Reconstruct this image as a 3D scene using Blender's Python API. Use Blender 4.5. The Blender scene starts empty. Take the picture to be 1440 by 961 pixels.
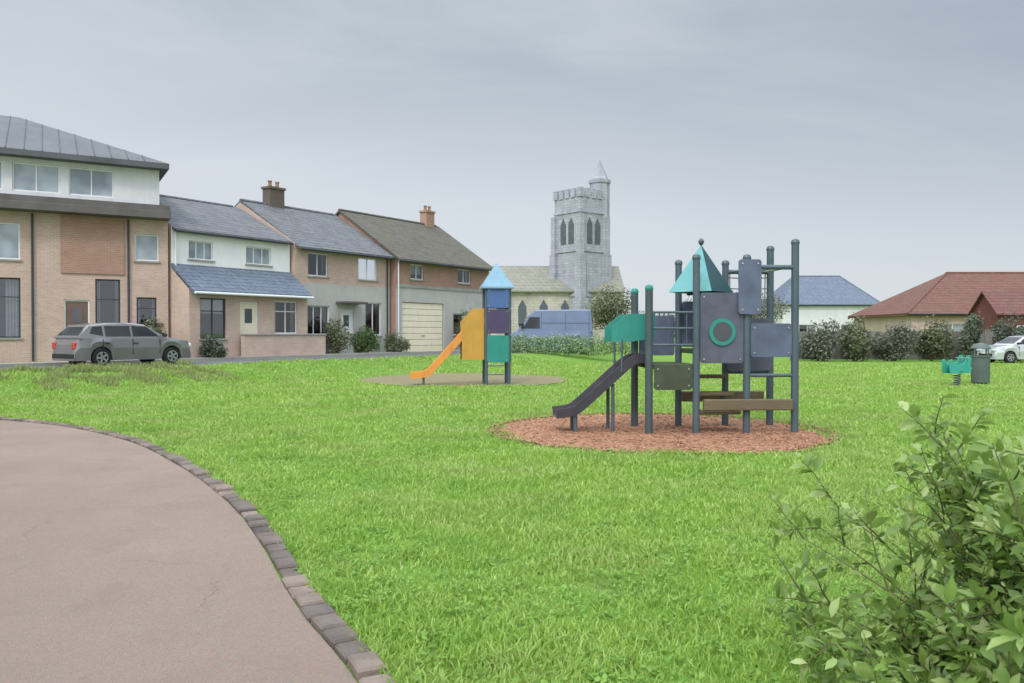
import bpy, math, random
import numpy as np
from mathutils import Vector, Matrix
random.seed(7); RNG = np.random.default_rng(11)
S = bpy.context.scene; COL = S.collection
PI = math.pi
F = 1120.0; EYE = 1.65; HOR = 468.0
def at(px, py, Y):                      # a point of the place that stands Y metres ahead
    return Vector(((px-720)/F*Y, Y, EYE+(HOR-py)/F*Y))
def gx(px, Y): return (px-720)/F*Y
def ground(px, py):
    Y = EYE*F/(py-HOR); return ((px-720)/F*Y, Y)

# ------------------------------------------------------------------ materials
def srgb(r, g, b):
    def f(c):
        c /= 255; return c/12.92 if c <= .04045 else ((c+.055)/1.055)**2.4
    return (f(r), f(g), f(b))
MATS = {}
class NT:
    def __init__(s, name):
        s.m = bpy.data.materials.new(name); s.m.use_nodes = True; s.t = s.m.node_tree
        s.b = s.t.nodes['Principled BSDF']; s.out = s.t.nodes['Material Output']; s.b.inputs['Specular IOR Level'].default_value = .25
    def n(s, typ, **kw):
        x = s.t.nodes.new(typ)
        for k, v in kw.items(): setattr(x, k, v)
        return x
    def l(s, a, b): s.t.links.new(a, b)
    def coord(s, kind='Object'): return s.n('ShaderNodeTexCoord').outputs[kind]
    def noise(s, vec, scale, detail=4, rough=.55, out='Fac'):
        x = s.n('ShaderNodeTexNoise'); x.inputs['Scale'].default_value = scale
        x.inputs['Detail'].default_value = detail; x.inputs['Roughness'].default_value = rough
        if vec is not None: s.l(vec, x.inputs['Vector'])
        return x.outputs[out]
    def ramp(s, fac, stops):
        x = s.n('ShaderNodeValToRGB'); e = x.color_ramp.elements
        while len(e) < len(stops): e.new(.5)
        for i, (p, c) in enumerate(stops):
            e[i].position = p; e[i].color = (*c[:3], 1)
        s.l(fac, x.inputs[0]); return x.outputs[0]
    def mix(s, fac, a, b, mode='MIX'):
        x = s.n('ShaderNodeMix', data_type='RGBA', blend_type=mode)
        for i, v in ((0, fac), (6, a), (7, b)):
            if isinstance(v, (int, float)): x.inputs[i].default_value = v
            elif isinstance(v, tuple): x.inputs[i].default_value = (*v[:3], 1)
            else: s.l(v, x.inputs[i])
        return x.outputs[2]
    def bump(s, h, strength=.3, dist=.02):
        x = s.n('ShaderNodeBump'); x.inputs['Strength'].default_value = strength
        x.inputs['Distance'].default_value = dist; s.l(h, x.inputs['Height'])
        s.l(x.outputs[0], s.b.inputs['Normal']); return x.outputs[0]
    def math(s, op, a, b=None):
        x = s.n('ShaderNodeMath', operation=op)
        for i, v in ((0, a), (1, b)):
            if v is None: continue
            if isinstance(v, (int, float)): x.inputs[i].default_value = v
            else: s.l(v, x.inputs[i])
        return x.outputs[0]
    def base(s, c):
        if isinstance(c, tuple): s.b.inputs['Base Color'].default_value = (*c[:3], 1)
        else: s.l(c, s.b.inputs['Base Color'])
    def rough(s, v):
        if isinstance(v, (int, float)): s.b.inputs['Roughness'].default_value = v
        else: s.l(v, s.b.inputs['Roughness'])

def mul(c, k): return tuple(x*k for x in c)
def plain(name, c, rough=.6, var=.25, scale=3., metal=0., bump=.0, fine=40., dirt=True):
    """a painted / rendered / stone surface with weathering"""
    if name in MATS: return MATS[name]
    t = NT(name); v = t.coord()
    big = t.noise(v, scale, 5, .6); small = t.noise(v, fine, 3, .6)
    col = t.ramp(big, [(.3, mul(c, 1-var)), (.7, mul(c, 1+var*.6))])
    col = t.mix(t.math('MULTIPLY', small, .35), col, mul(c, .7))
    if dirt:
        mp = t.n('ShaderNodeMapping'); mp.inputs['Scale'].default_value = (5, 5, .5); t.l(v, mp.inputs[0])
        st = t.noise(mp.outputs[0], 1.2, 4, .65)
        col = t.mix(t.ramp(st, [(.55, (0, 0, 0)), (.8, (.45, .45, .45))]), col, mul(c, .55))
    t.base(col); t.b.inputs['Metallic'].default_value = metal
    t.rough(t.ramp(small, [(.2, (rough*.8,)*3), (.8, (min(1, rough*1.2),)*3)]))
    if bump: t.bump(small, bump, .01)
    MATS[name] = t.m; return t.m
def wallvec(t):                         # (x+y, z) so bricks run level round the corners
    v = t.coord(); sp = t.n('ShaderNodeSeparateXYZ'); t.l(v, sp.inputs[0])
    cb = t.n('ShaderNodeCombineXYZ'); t.l(t.math('ADD', sp.outputs[0], sp.outputs[1]), cb.inputs[0]); t.l(sp.outputs[2], cb.inputs[1])
    return v, cb.outputs[0]
def brick(name, c1, c2, mortar):
    t = NT(name); v, w = wallvec(t)
    b = t.n('ShaderNodeTexBrick'); t.l(w, b.inputs['Vector'])
    b.inputs['Scale'].default_value = 1; b.inputs['Brick Width'].default_value = .225
    b.inputs['Row Height'].default_value = .075; b.inputs['Mortar Size'].default_value = .008
    b.inputs['Color1'].default_value = (*c1, 1); b.inputs['Color2'].default_value = (*c2, 1); b.inputs['Mortar'].default_value = (*mortar, 1)
    n1 = t.noise(v, .9, 5, .6); n2 = t.noise(v, 9, 4, .6)
    col = t.mix(t.ramp(n1, [(.35, (0, 0, 0)), (.75, (.5, .5, .5))]), b.outputs['Color'], mul(c1, .55))
    col = t.mix(t.ramp(n2, [(.4, (0, 0, 0)), (.8, (.4, .4, .4))]), col, mul(c2, 1.25))
    t.base(col); t.rough(.9); t.bump(b.outputs['Fac'], -.4, .01); MATS[name] = t.m; return t.m
def tiles(name, c1, c2, w=.3, h=.16, moss=(.09, .10, .05), mossamt=.5):
    t = NT(name); v, q = wallvec(t)
    b = t.n('ShaderNodeTexBrick'); t.l(q, b.inputs['Vector'])
    b.inputs['Scale'].default_value = 1; b.inputs['Brick Width'].default_value = w
    b.inputs['Row Height'].default_value = h; b.inputs['Mortar Size'].default_value = .012
    b.inputs['Color1'].default_value = (*c1, 1); b.inputs['Color2'].default_value = (*c2, 1); b.inputs['Mortar'].default_value = (*mul(c1, .35), 1)
    n1 = t.noise(v, .7, 6, .65); n2 = t.noise(v, 5, 4, .7)
    col = t.mix(t.ramp(n1, [(.45, (0, 0, 0)), (.75, (mossamt,)*3)]), b.outputs['Color'], moss)
    col = t.mix(t.ramp(n2, [(.45, (0, 0, 0)), (.75, (.4, .4, .4))]), col, mul(c2, 1.5))
    t.base(col); t.rough(.75); t.bump(b.outputs['Fac'], -.5, .02); MATS[name] = t.m; return t.m
def leafmat(name, dark, light, rough=.45, trans=.3, patch=1.0, spec=.5, bright=None):
    t = NT(name); v = t.coord(); g = t.n('ShaderNodeNewGeometry')
    r = g.outputs['Random Per Island']
    n = t.noise(v, patch, 5, .68)
    f = t.math('ADD', t.math('MULTIPLY', r, .45), t.math('MULTIPLY', n, .85))
    stops = [(.2, dark), (.95, light)]
    if bright: stops = [(.2, dark), (.72, light), (1., bright)]
    col = t.ramp(f, stops)
    t.base(col); t.rough(rough); t.b.inputs['Specular IOR Level'].default_value = spec
    tr = t.n('ShaderNodeBsdfTranslucent'); t.l(t.mix(.5, col, mul(light, 1.3)), tr.inputs[0])
    mx = t.n('ShaderNodeMixShader'); mx.inputs[0].default_value = trans
    t.l(t.b.outputs[0], mx.inputs[1]); t.l(tr.outputs[0], mx.inputs[2]); t.l(mx.outputs[0], t.out.inputs[0])
    MATS[name] = t.m; return t.m
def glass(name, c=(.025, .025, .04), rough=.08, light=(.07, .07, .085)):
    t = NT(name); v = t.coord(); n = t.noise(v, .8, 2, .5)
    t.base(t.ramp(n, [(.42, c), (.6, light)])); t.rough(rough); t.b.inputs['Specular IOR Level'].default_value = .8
    MATS[name] = t.m; return t.m
def wood(name, c, stretch=(1, 1, 12)):
    t = NT(name); v = t.coord(); mp = t.n('ShaderNodeMapping'); mp.inputs['Scale'].default_value = stretch; t.l(v, mp.inputs[0])
    n = t.noise(mp.outputs[0], 6, 5, .65); n2 = t.noise(v, .9, 4, .6)
    col = t.ramp(n, [(.25, mul(c, .55)), (.75, mul(c, 1.25))])
    col = t.mix(t.ramp(n2, [(.4, (0, 0, 0)), (.8, (.6, .6, .6))]), col, mul(c, .6))
    t.base(col); t.rough(.85); t.bump(n, .25, .01); MATS[name] = t.m; return t.m

# ------------------------------------------------------------------ mesh builder
class MB:
    def __init__(s): s.v = []; s.f = []
    def add(s, v, f):
        o = len(s.v); s.v += [tuple(x) for x in v]; s.f += [tuple(i+o for i in q) for q in f]; return s
    def box(s, x0, y0, z0, x1, y1, z1, bev=0.0):
        if bev <= 0:
            v = [(x0,y0,z0),(x1,y0,z0),(x1,y1,z0),(x0,y1,z0),(x0,y0,z1),(x1,y0,z1),(x1,y1,z1),(x0,y1,z1)]
            return s.add(v, [(0,3,2,1),(4,5,6,7),(0,1,5,4),(1,2,6,5),(2,3,7,6),(3,0,4,7)])
        b = bev; rings = []
        for (ins, z) in ((b, z0), (0, z0+b), (0, z1-b), (b, z1)):
            a0, a1, c0, c1 = x0+ins, x1-ins, y0+ins, y1-ins
            rings.append([(a0+b,c0,z),(a1-b,c0,z),(a1,c0+b,z),(a1,c1-b,z),(a1-b,c1,z),(a0+b,c1,z),(a0,c1-b,z),(a0,c0+b,z)])
        return s.loft(rings)
    def loft(s, rings, caps=True, closed=True):
        n = len(rings[0]); v = [p for r in rings for p in r]; f = []
        for k in range(len(rings)-1):
            for i in range(n if closed else n-1):
                j = (i+1) % n; f.append((k*n+i, k*n+j, (k+1)*n+j, (k+1)*n+i))
        if caps: f.append(tuple(range(n-1, -1, -1))); f.append(tuple((len(rings)-1)*n+i for i in range(n)))
        return s.add(v, f)
    def tube(s, pts, r, n=10, caps=True):
        pts = [Vector(p) for p in pts]; rs = r if isinstance(r, (list, tuple)) else [r]*len(pts)
        rings = []; up = Vector((0, 0, 1)); prev = None
        for i, p in enumerate(pts):
            d = (pts[min(i+1, len(pts)-1)]-pts[max(i-1, 0)]).normalized()
            if prev is None:
                a = up.cross(d) if abs(d.z) < .95 else Vector((1, 0, 0)).cross(d)
            else: a = prev - d*prev.dot(d)
            a.normalize(); prev = a; b = d.cross(a)
            rings.append([p+(a*math.cos(2*PI*k/n)+b*math.sin(2*PI*k/n))*rs[i] for k in range(n)])
        return s.loft(rings, caps)
    def lathe(s, prof, n=20, c=(0, 0)):
        rings = [[(c[0]+r*math.cos(2*PI*k/n), c[1]+r*math.sin(2*PI*k/n), z) for k in range(n)] for r, z in prof]
        return s.loft(rings)
    def prism(s, poly, axis, a, b):     # polygon in the two other axes, extruded along axis
        def P(u, v, t): return {'x': (t, u, v), 'y': (u, t, v), 'z': (u, v, t)}[axis]
        return s.loft([[P(u, v, a) for u, v in poly], [P(u, v, b) for u, v in poly]])
    def build(s, name, m, parent=None, bevel=0, smooth=False, loc=None, rot=None):
        me = bpy.data.meshes.new(name); me.from_pydata(s.v, [], s.f)
        import bmesh
        bm = bmesh.new(); bm.from_mesh(me); bmesh.ops.recalc_face_normals(bm, faces=bm.faces)
        if bevel: 
            bmesh.ops.bevel(bm, geom=[e for e in bm.edges if len(e.link_faces) == 2 and e.calc_face_angle(0) > .6], offset=bevel, segments=2, affect='EDGES', profile=.6)
        bm.to_mesh(me); bm.free()
        if smooth: me.polygons.foreach_set('use_smooth', [True]*len(me.polygons))
        o = bpy.data.objects.new(name, me); COL.objects.link(o); me.materials.append(m)
        if parent: o.parent = parent
        if loc is not None: o.location = loc
        if rot is not None: o.rotation_euler = rot
        return o
def npmesh(name, V, faces_n, m, parent=None, smooth=True):
    """V (N,k,3): N islands of k verts; faces_n: list of index tuples inside one island"""
    N, k, _ = V.shape; me = bpy.data.meshes.new(name)
    me.vertices.add(N*k); me.vertices.foreach_set('co', V.reshape(-1).astype(np.float32))
    base = (np.arange(N)*k)[:, None]
    loops = np.concatenate([base+np.array(f)[None, :] for f in faces_n], axis=1).reshape(-1)
    tot = np.tile(np.array([len(f) for f in faces_n]), N); st = np.concatenate([[0], np.cumsum(tot)[:-1]])
    me.loops.add(len(loops)); me.loops.foreach_set('vertex_index', loops.astype(np.int32))
    me.polygons.add(len(tot)); me.polygons.foreach_set('loop_start', st.astype(np.int32)); me.polygons.foreach_set('loop_total', tot.astype(np.int32))
    me.update(calc_edges=True); me.materials.append(m)
    if smooth: me.polygons.foreach_set('use_smooth', np.ones(len(tot), dtype=bool))
    o = bpy.data.objects.new(name, me); COL.objects.link(o)
    if parent: o.parent = parent
    return o
def thing(name, label, cat, loc=(0, 0, 0), rz=0, group=None):
    o = bpy.data.objects.new(name, None); COL.objects.link(o); o.location = loc; o.rotation_euler = (0, 0, rz)
    o.empty_display_size = .3; o['label'] = label; o['category'] = cat
    if group: o['group'] = group
    return o
def structure(o): o['kind'] = 'structure'; return o

# ------------------------------------------------------------------ world, sun, camera
SUN_EL, SUN_AZ = math.radians(46), math.radians(197)     # behind the viewer
w = bpy.data.worlds.new('World'); S.world = w; w.use_nodes = True
nt = w.node_tree; N = nt.nodes; L = nt.links; bg = N['Background']
def wn(t, **k):
    x = N.new(t)
    for a, b in k.items(): setattr(x, a, b)
    return x
def wm(op, a, b=None, clamp=False):
    x = wn('ShaderNodeMath', operation=op, use_clamp=clamp)
    for i, v in ((0, a), (1, b)):
        if v is None: continue
        if isinstance(v, (int, float)): x.inputs[i].default_value = v
        else: L.new(v, x.inputs[i])
    return x.outputs[0]
def wramp(f, stops):
    x = wn('ShaderNodeValToRGB'); e = x.color_ramp.elements
    while len(e) < len(stops): e.new(.5)
    for i, (p, c) in enumerate(stops): e[i].position = p; e[i].color = (*c, 1)
    L.new(f, x.inputs[0]); return x.outputs[0]
def wmix(f, a, b, mode='MIX'):
    x = wn('ShaderNodeMix', data_type='RGBA', blend_type=mode)
    for i, v in ((0, f), (6, a), (7, b)):
        if isinstance(v, (int, float)): x.inputs[i].default_value = v
        elif isinstance(v, tuple): x.inputs[i].default_value = (*v, 1)
        else: L.new(v, x.inputs[i])
    return x.outputs[2]
tc = wn('ShaderNodeTexCoord'); sep = wn('ShaderNodeSeparateXYZ'); L.new(tc.outputs['Generated'], sep.inputs[0])
z = wm('MAXIMUM', sep.outputs[2], 0.0)
zz = wm('ADD', z, .16)
cv = wn('ShaderNodeCombineXYZ'); L.new(wm('DIVIDE', sep.outputs[0], zz), cv.inputs[0]); L.new(wm('DIVIDE', sep.outputs[1], zz), cv.inputs[1])
mp = wn('ShaderNodeMapping'); mp.inputs['Scale'].default_value = (.55, 1.0, 1); mp.inputs['Rotation'].default_value = (0, 0, .12); mp.inputs['Location'].default_value = (3.3, 1.7, 0); L.new(cv.outputs[0], mp.inputs[0])
n1 = wn('ShaderNodeTexNoise'); n1.inputs['Scale'].default_value = .85; n1.inputs['Detail'].default_value = 6; n1.inputs['Roughness'].default_value = .58; n1.inputs['Distortion'].default_value = .5; L.new(mp.outputs[0], n1.inputs['Vector'])
cloud = wramp(n1.outputs['Fac'], [(.36, srgb(181, 191, 203)), (.5, srgb(197, 206, 215)), (.64, srgb(211, 217, 224))])
hz = wramp(wm('ADD', wm('ADD', z, wm('MULTIPLY', sep.outputs[0], .09)), wm('MULTIPLY', wm('SUBTRACT', n1.outputs['Fac'], .5), .18)), [(0.0, (1, 1, 1)), (.13, (.95,)*3), (.20, (.5,)*3), (.31, (0, 0, 0))])
cloud = wmix(hz, cloud, srgb(219, 225, 232))
# darker bank towards the right of the view
right = wm('MULTIPLY', wm('ADD', sep.outputs[0], -.1), wm('MULTIPLY', z, 3.0))
cloud = wmix(wm('MINIMUM', wm('MAXIMUM', right, 0), .4), cloud, srgb(150, 161, 178))
# sky overhead, out of view, boosted beyond a natural overcast to light the scene
up = wm('ADD', 1.0, wm('MULTIPLY', wm('MULTIPLY', wm('SUBTRACT', z, .40, True), 1.67), 4.6))
# broad glow around the hidden sun, added behind the viewer to light house fronts
dt = wn('ShaderNodeVectorMath', operation='DOT_PRODUCT'); L.new(tc.outputs['Generated'], dt.inputs[0])
dt.inputs[1].default_value = (math.sin(SUN_AZ)*math.cos(SUN_EL*.75), math.cos(SUN_AZ)*math.cos(SUN_EL*.75), math.sin(SUN_EL*.75))
up = wm('ADD', up, wm('MULTIPLY', wm('POWER', wm('MAXIMUM', dt.outputs['Value'], 0.0), 1.6), 2.0))
vm = wn('ShaderNodeVectorMath', operation='SCALE'); L.new(cloud, vm.inputs[0]); L.new(up, vm.inputs['Scale'])
sky = wn('ShaderNodeTexSky', sky_type='NISHITA'); sky.sun_disc = False; sky.sun_elevation = SUN_EL; sky.sun_rotation = SUN_AZ
vs = wn('ShaderNodeVectorMath', operation='SCALE'); L.new(sky.outputs[0], vs.inputs[0]); vs.inputs['Scale'].default_value = .10
L.new(wmix(.92, vs.outputs[0], vm.outputs[0]), bg.inputs[0]); bg.inputs[1].default_value = 1.0
sd = bpy.data.lights.new('sun', 'SUN'); sd.energy = 1.5; sd.angle = math.radians(10); sd.color = (1, .96, .9)
so = bpy.data.objects.new('sun', sd); COL.objects.link(so)
d = Vector((math.sin(SUN_AZ)*math.cos(SUN_EL), math.cos(SUN_AZ)*math.cos(SUN_EL), math.sin(SUN_EL)))
so.rotation_euler = d.to_track_quat('Z', 'Y').to_euler()
cam = bpy.data.cameras.new('camera'); co = bpy.data.objects.new('camera', cam); COL.objects.link(co); S.camera = co
cam.sensor_width = 36; cam.lens = F/1440*36; cam.clip_end = 4000; cam.clip_start = .05
co.location = (0, 0, EYE); co.rotation_euler = (PI/2-math.atan((480.5-HOR)/F), 0, 0)
cam.dof.use_dof = True; cam.dof.focus_distance = 14; cam.dof.aperture_fstop = 8
S.view_settings.view_transform = 'Standard'; S.view_settings.look = 'None'; S.view_settings.exposure = 0

# ------------------------------------------------------------------ ground, path, surfaces
def flat(name, poly, z, m):
    mb = MB(); mb.add([(x, y, z) for x, y in poly], [tuple(range(len(poly)))]); return structure(mb.build(name, m))
t = NT('lawn_soil_and_sward'); v = t.coord()
a = t.noise(v, .22, 5, .6); b_ = t.noise(v, 2.2, 5, .65); c_ = t.noise(v, 30, 4, .7)
col = t.ramp(a, [(.3, (.14, .27, .035)), (.7, (.21, .34, .065))])
col = t.mix(t.ramp(b_, [(.35, (.55,)*3), (.7, (0, 0, 0))]), col, (.12, .24, .03))
col = t.mix(t.ramp(c_, [(.3, (.6,)*3), (.65, (0, 0, 0))]), col, (.075, .13, .02))
d_ = t.noise(v, .55, 6, .7); col = t.mix(t.ramp(d_, [(.55, (0, 0, 0)), (.72, (.6,)*3)]), col, (.19, .17, .085))
t.base(col); t.rough(.95); t.bump(c_, .8, .05); t.b.inputs['Specular IOR Level'].default_value = .15
P0 = Vector((-18, 28, 0)); U = Vector((.571, .821, 0)); NRM = Vector((.821, -.571, 0)); RISE = .5
def hgt(x, y):                          # the green rises half a metre towards the row of houses
    n = (x-P0.x)*NRM.x+(y-P0.y)*NRM.y; k = np.clip((10.2-n)/4.4, 0, 1); return RISE*k*k*(3-2*k)
gxl = [-900, -300, -120, -80]+list(np.arange(-60, 61, .8))+[80, 120, 300, 900]; gyl = [-60, -20]+list(np.arange(-6, 91, .8))+[110, 150, 300, 800, 1800]
mb = MB(); nx_ = len(gxl)
mb.add([(x, y, float(hgt(x, y))) for y in gyl for x in gxl], [(j*nx_+i, j*nx_+i+1, (j+1)*nx_+i+1, (j+1)*nx_+i) for j in range(len(gyl)-1) for i in range(nx_-1)])
structure(mb.build('lawn', t.m, smooth=True))

edge_px = [(640, 1120), (600, 1040), (556, 968), (512, 914), (468, 868), (430, 818), (398, 768), (358, 720), (312, 682), (262, 651), (200, 622), (120, 603), (40, 593), (-90, 586), (-330, 577), (-900, 566)]
def smooth_curve(p, n=8):
    out = []
    for i in range(len(p)-1):
        p0, p1, p2, p3 = [Vector(p[min(max(k, 0), len(p)-1)]) for k in (i-1, i, i+1, i+2)]
        for j in range(n):
            u = j/n; out.append(.5*((2*p1)+(p2-p0)*u+(2*p0-5*p1+4*p2-p3)*u*u+(3*p1-p0-3*p2+p3)*u**3))
    out.append(Vector(p[-1])); return out
edge = smooth_curve([ground(*p) for p in edge_px])
edge = [Vector((-.02, -1.2)), Vector((-.12, .6))]+edge
def offset(line, dd):
    o = []
    for i, p in enumerate(line):
        tg = (line[min(i+1, len(line)-1)]-line[max(i-1, 0)]).normalized(); o.append(p+Vector((-tg.y, tg.x))*dd)
    return o
inner = offset(edge, .16)
far_end = edge[-1]
path_poly = [(p.x, p.y) for p in inner]+[(inner[-1].x, 9.2), (-11, 8.6), (-7.2, 6.0), (-5.8, 2.0), (-5.4, -1.2)]
t = NT('path_resin_gravel'); v = t.coord()
a = t.noise(v, .6, 5, .6); g1 = t.n('ShaderNodeTexVoronoi'); g1.inputs['Scale'].default_value = 110; t.l(v, g1.inputs['Vector'])
f_ = t.noise(v, 55, 4, .75)
c0 = (.265, .20, .162)
col = t.ramp(a, [(.3, mul(c0, .86)), (.7, mul(c0, 1.1))])
col = t.mix(.42, col, t.mix(.5, g1.outputs['Color'], (.3, .25, .21)), 'SOFT_LIGHT')
col = t.mix(t.ramp(f_, [(.35, (.45,)*3), (.6, (0, 0, 0))]), col, mul(c0, .55))
st = t.noise(v, 1.7, 6, .7); col = t.mix(t.ramp(st, [(.54, (0, 0, 0)), (.72, (.5,)*3)]), col, mul(c0, .6))
ds = t.n('ShaderNodeVectorMath', operation='ADD'); t.l(v, ds.inputs[0]); sc_ = t.n('ShaderNodeVectorMath', operation='SCALE'); t.l(t.noise(v, 3, 5, .7, 'Color'), sc_.inputs[0]); sc_.inputs['Scale'].default_value = .35; t.l(sc_.outputs[0], ds.inputs[1])
ck = t.n('ShaderNodeTexVoronoi', feature='DISTANCE_TO_EDGE'); ck.inputs['Scale'].default_value = .42; t.l(ds.outputs[0], ck.inputs['Vector'])
cm = t.math('MULTIPLY', t.math('LESS_THAN', ck.outputs['Distance'], .0035), t.ramp(t.noise(v, .5, 2), [(.52, (0, 0, 0)), (.6, (.45,)*3)])); col = t.mix(cm, col, mul(c0, .3))
bl = t.noise(v, 14, 3, .5); col = t.mix(t.ramp(bl, [(.68, (0, 0, 0)), (.74, (.5,)*3)]), col, mul(c0, .5))
sp_ = t.n('ShaderNodeSeparateXYZ'); t.l(v, sp_.inputs[0]); pos_ = t.math('ADD', t.math('MULTIPLY', sp_.outputs[0], .12), t.math('MULTIPLY', sp_.outputs[1], .16))
col = t.mix(t.ramp(pos_, [(.1, (.75,)*3), (1., (0, 0, 0))]), col, mul(c0, .66))  # path colour darkens towards the near left
t.base(col); t.rough(.9); t.bump(g1.outputs['Distance'], .5, .008); PATH = t.m
flat('path', path_poly, .012, PATH)
# stone edging: a row of setts set along the curve
mb = MB(); tot = 0; random.seed(3)
def along(line, step):
    res = []; acc = 0; last = line[0]
    for i in range(1, len(line)):
        seg = (line[i]-line[i-1]).length; pos = 0
        while acc+seg-pos >= step:
            pos += step-acc; acc = 0
            res.append((line[i-1]+(line[i]-line[i-1])*(pos/seg), (line[i]-line[i-1]).normalized()))
        acc += seg-pos
    return res
for p, tg in along(offset(edge, .075), .215):
    if p.x < -16: break
    nn = Vector((-tg.y, tg.x)); a2 = random.uniform(-.03, .03)
    tg = Vector((tg.x*math.cos(a2)-tg.y*math.sin(a2), tg.x*math.sin(a2)+tg.y*math.cos(a2))); nn = Vector((-tg.y, tg.x))
    l_, w_ = .1+random.uniform(-.012, .003), .078+random.uniform(-.014, .008); h = .045+random.uniform(-.02, .014)
    r1 = [(-l_, -w_), (l_, -w_), (l_, w_), (-l_, w_)]
    def P(u, v_, z_): q = p+tg*u+nn*v_; return (q.x, q.y, z_)
    mb.loft([[P(u, v_, -.02) for u, v_ in r1], [P(u, v_, h-.014) for u, v_ in r1], [P(u*.88, v_*.84, h) for u, v_ in r1]])
SETT = plain('edging_stone', (.145, .12, .105), .85, .5, 2.2, bump=.5, fine=60, dirt=False)
nt_ = SETT.node_tree; b = nt_.nodes['Principled BSDF']; src = b.inputs['Base Color'].links[0].from_socket
ge = nt_.nodes.new('ShaderNodeNewGeometry'); rp = nt_.nodes.new('ShaderNodeValToRGB'); rp.color_ramp.elements[0].color = (.85, .84, .84, 1); rp.color_ramp.elements[1].color = (1.5, 1.4, 1.3, 1)
nt_.links.new(ge.outputs['Random Per Island'], rp.inputs[0]); mx = nt_.nodes.new('ShaderNodeMix'); mx.data_type = 'RGBA'; mx.blend_type = 'MULTIPLY'; mx.inputs[0].default_value = 1
nt_.links.new(src, mx.inputs[6]); nt_.links.new(rp.outputs[0], mx.inputs[7]); nt_.links.new(mx.outputs[2], b.inputs['Base Color'])
structure(mb.build('kerb_edging', SETT))

def oval(name, cx, cy, rx, ry, z, m, wob=.04, n=96, seed=1):
    rr = random.Random(seed); ph = [rr.uniform(0, 6.28) for _ in range(5)]
    poly = []
    for k in range(n):
        a = 2*PI*k/n; q = 1+wob*sum(math.sin((i+2)*a+ph[i])/(i+1.5) for i in range(5))+.012*math.sin(17*a+ph[1])+.01*math.sin(29*a+ph[2])
        poly.append((cx+rx*q*math.cos(a), cy+ry*q*math.sin(a)))
    return flat(name, poly, z, m), poly
def chips(name, c1, c2, c3):
    t = NT(name); v = t.coord(); vo = t.n('ShaderNodeTexVoronoi'); vo.inputs['Scale'].default_value = 22; t.l(v, vo.inputs['Vector'])
    sp = t.n('ShaderNodeSeparateXYZ'); t.l(vo.outputs['Color'], sp.inputs[0])
    col = t.ramp(sp.outputs[0], [(.1, c1), (.5, c2), (.9, c3)])
    n = t.noise(v, .7, 5, .6); col = t.mix(t.ramp(n, [(.4, (0, 0, 0)), (.7, (.5,)*3)]), col, c3)
    t.base(col); t.rough(.95); t.bump(vo.outputs['Distance'], .8, .03); return t.m
_, oval1 = oval('bark_surface', 2.45, 13.35, 2.7, 2.6, .016, chips('bark_chippings', (.15, .07, .04), (.29, .135, .075), (.37, .19, .105)), .05, seed=5)
_, oval2 = oval('sand_surface', -1.75, 28.0, 3.6, 4.0, .016, chips('sandy_chippings', (.17, .135, .08), (.23, .185, .11), (.20, .18, .09)), .06, seed=9)

# facade line of the row of houses
UA = math.atan2(.821, .571); 
def F3(s, n, z=0): return P0+U*s+NRM*n+Vector((0, 0, z+RISE))
ASPH = plain('asphalt', (.13, .13, .128), .9, .25, .8, bump=.5, fine=70, dirt=False)
PAVE = plain('pavement_slabs', (.30, .285, .26), .9, .2, 1.5, bump=.3, dirt=False)
def strip(name, s0, s1, n0, n1, z, m): return flat(name, [tuple(F3(s, n)[:2]) for s, n in ((s0, n0), (s0, n1), (s1, n1), (s1, n0))], z+RISE, m)
strip('road', -40, 34, 2.3, 5.6, .008, ASPH)
mb = MB(); q = [F3(-40, 1.3), F3(34, 1.3), F3(34, 2.2), F3(-40, 2.2)]
mb.loft([[p+Vector((0, 0, -.05)) for p in q], [p+Vector((0, 0, .12)) for p in q]]); structure(mb.build('pavement', PAVE))

# ------------------------------------------------------------------ grass
def in_poly(x, y, poly):
    px = np.array([p[0] for p in poly]); py = np.array([p[1] for p in poly]); ins = np.zeros(len(x), bool); j = len(px)-1
    for i in range(len(px)):
        c = ((py[i] > y) != (py[j] > y)) & (x < (px[j]-px[i])*(y-py[i])/(py[j]-py[i]+1e-12)+px[i]); ins ^= c; j = i
    return ins
full_path = [(p.x, p.y) for p in offset(edge, .045)]+path_poly[len(inner):]
gxs, gys, gh = [], [], []
for (y0, y1, dens, hh) in ((2.2, 5, 5200, .055), (5, 8, 3600, .058), (8, 12, 2000, .062), (12, 18, 900, .068), (18, 28, 330, .075), (28, 42, 110, .09)):
    A = (y1-y0)*((y0+y1)*.5*1.5+1.6); n = int(A*dens)
    y = RNG.uniform(y0, y1, n); x = RNG.uniform(-.72, .78, n)*(y+.8)
    gxs.append(x); gys.append(y); gh.append(np.full(n, hh))
X = np.concatenate(gxs); Y = np.concatenate(gys); H = np.concatenate(gh)
keep = ~in_poly(X, Y, full_path)
for ov in (oval1, oval2):
    c = np.mean(np.array(ov), axis=0); keep &= ~in_poly((X-c[0])*(1+.06*RNG.random(len(X)))+c[0], (Y-c[1])*(1+.06*RNG.random(len(X)))+c[1], ov)
for ov in (oval1, oval2):
    c = np.mean(np.array(ov), axis=0); near = in_poly((X-c[0])*.86+c[0], (Y-c[1])*.86+c[1], ov); keep &= ~(near & (RNG.random(len(X)) < .45))
n_out = (X-P0.x)*NRM.x+(Y-P0.y)*NRM.y; keep &= n_out > 5.6
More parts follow.
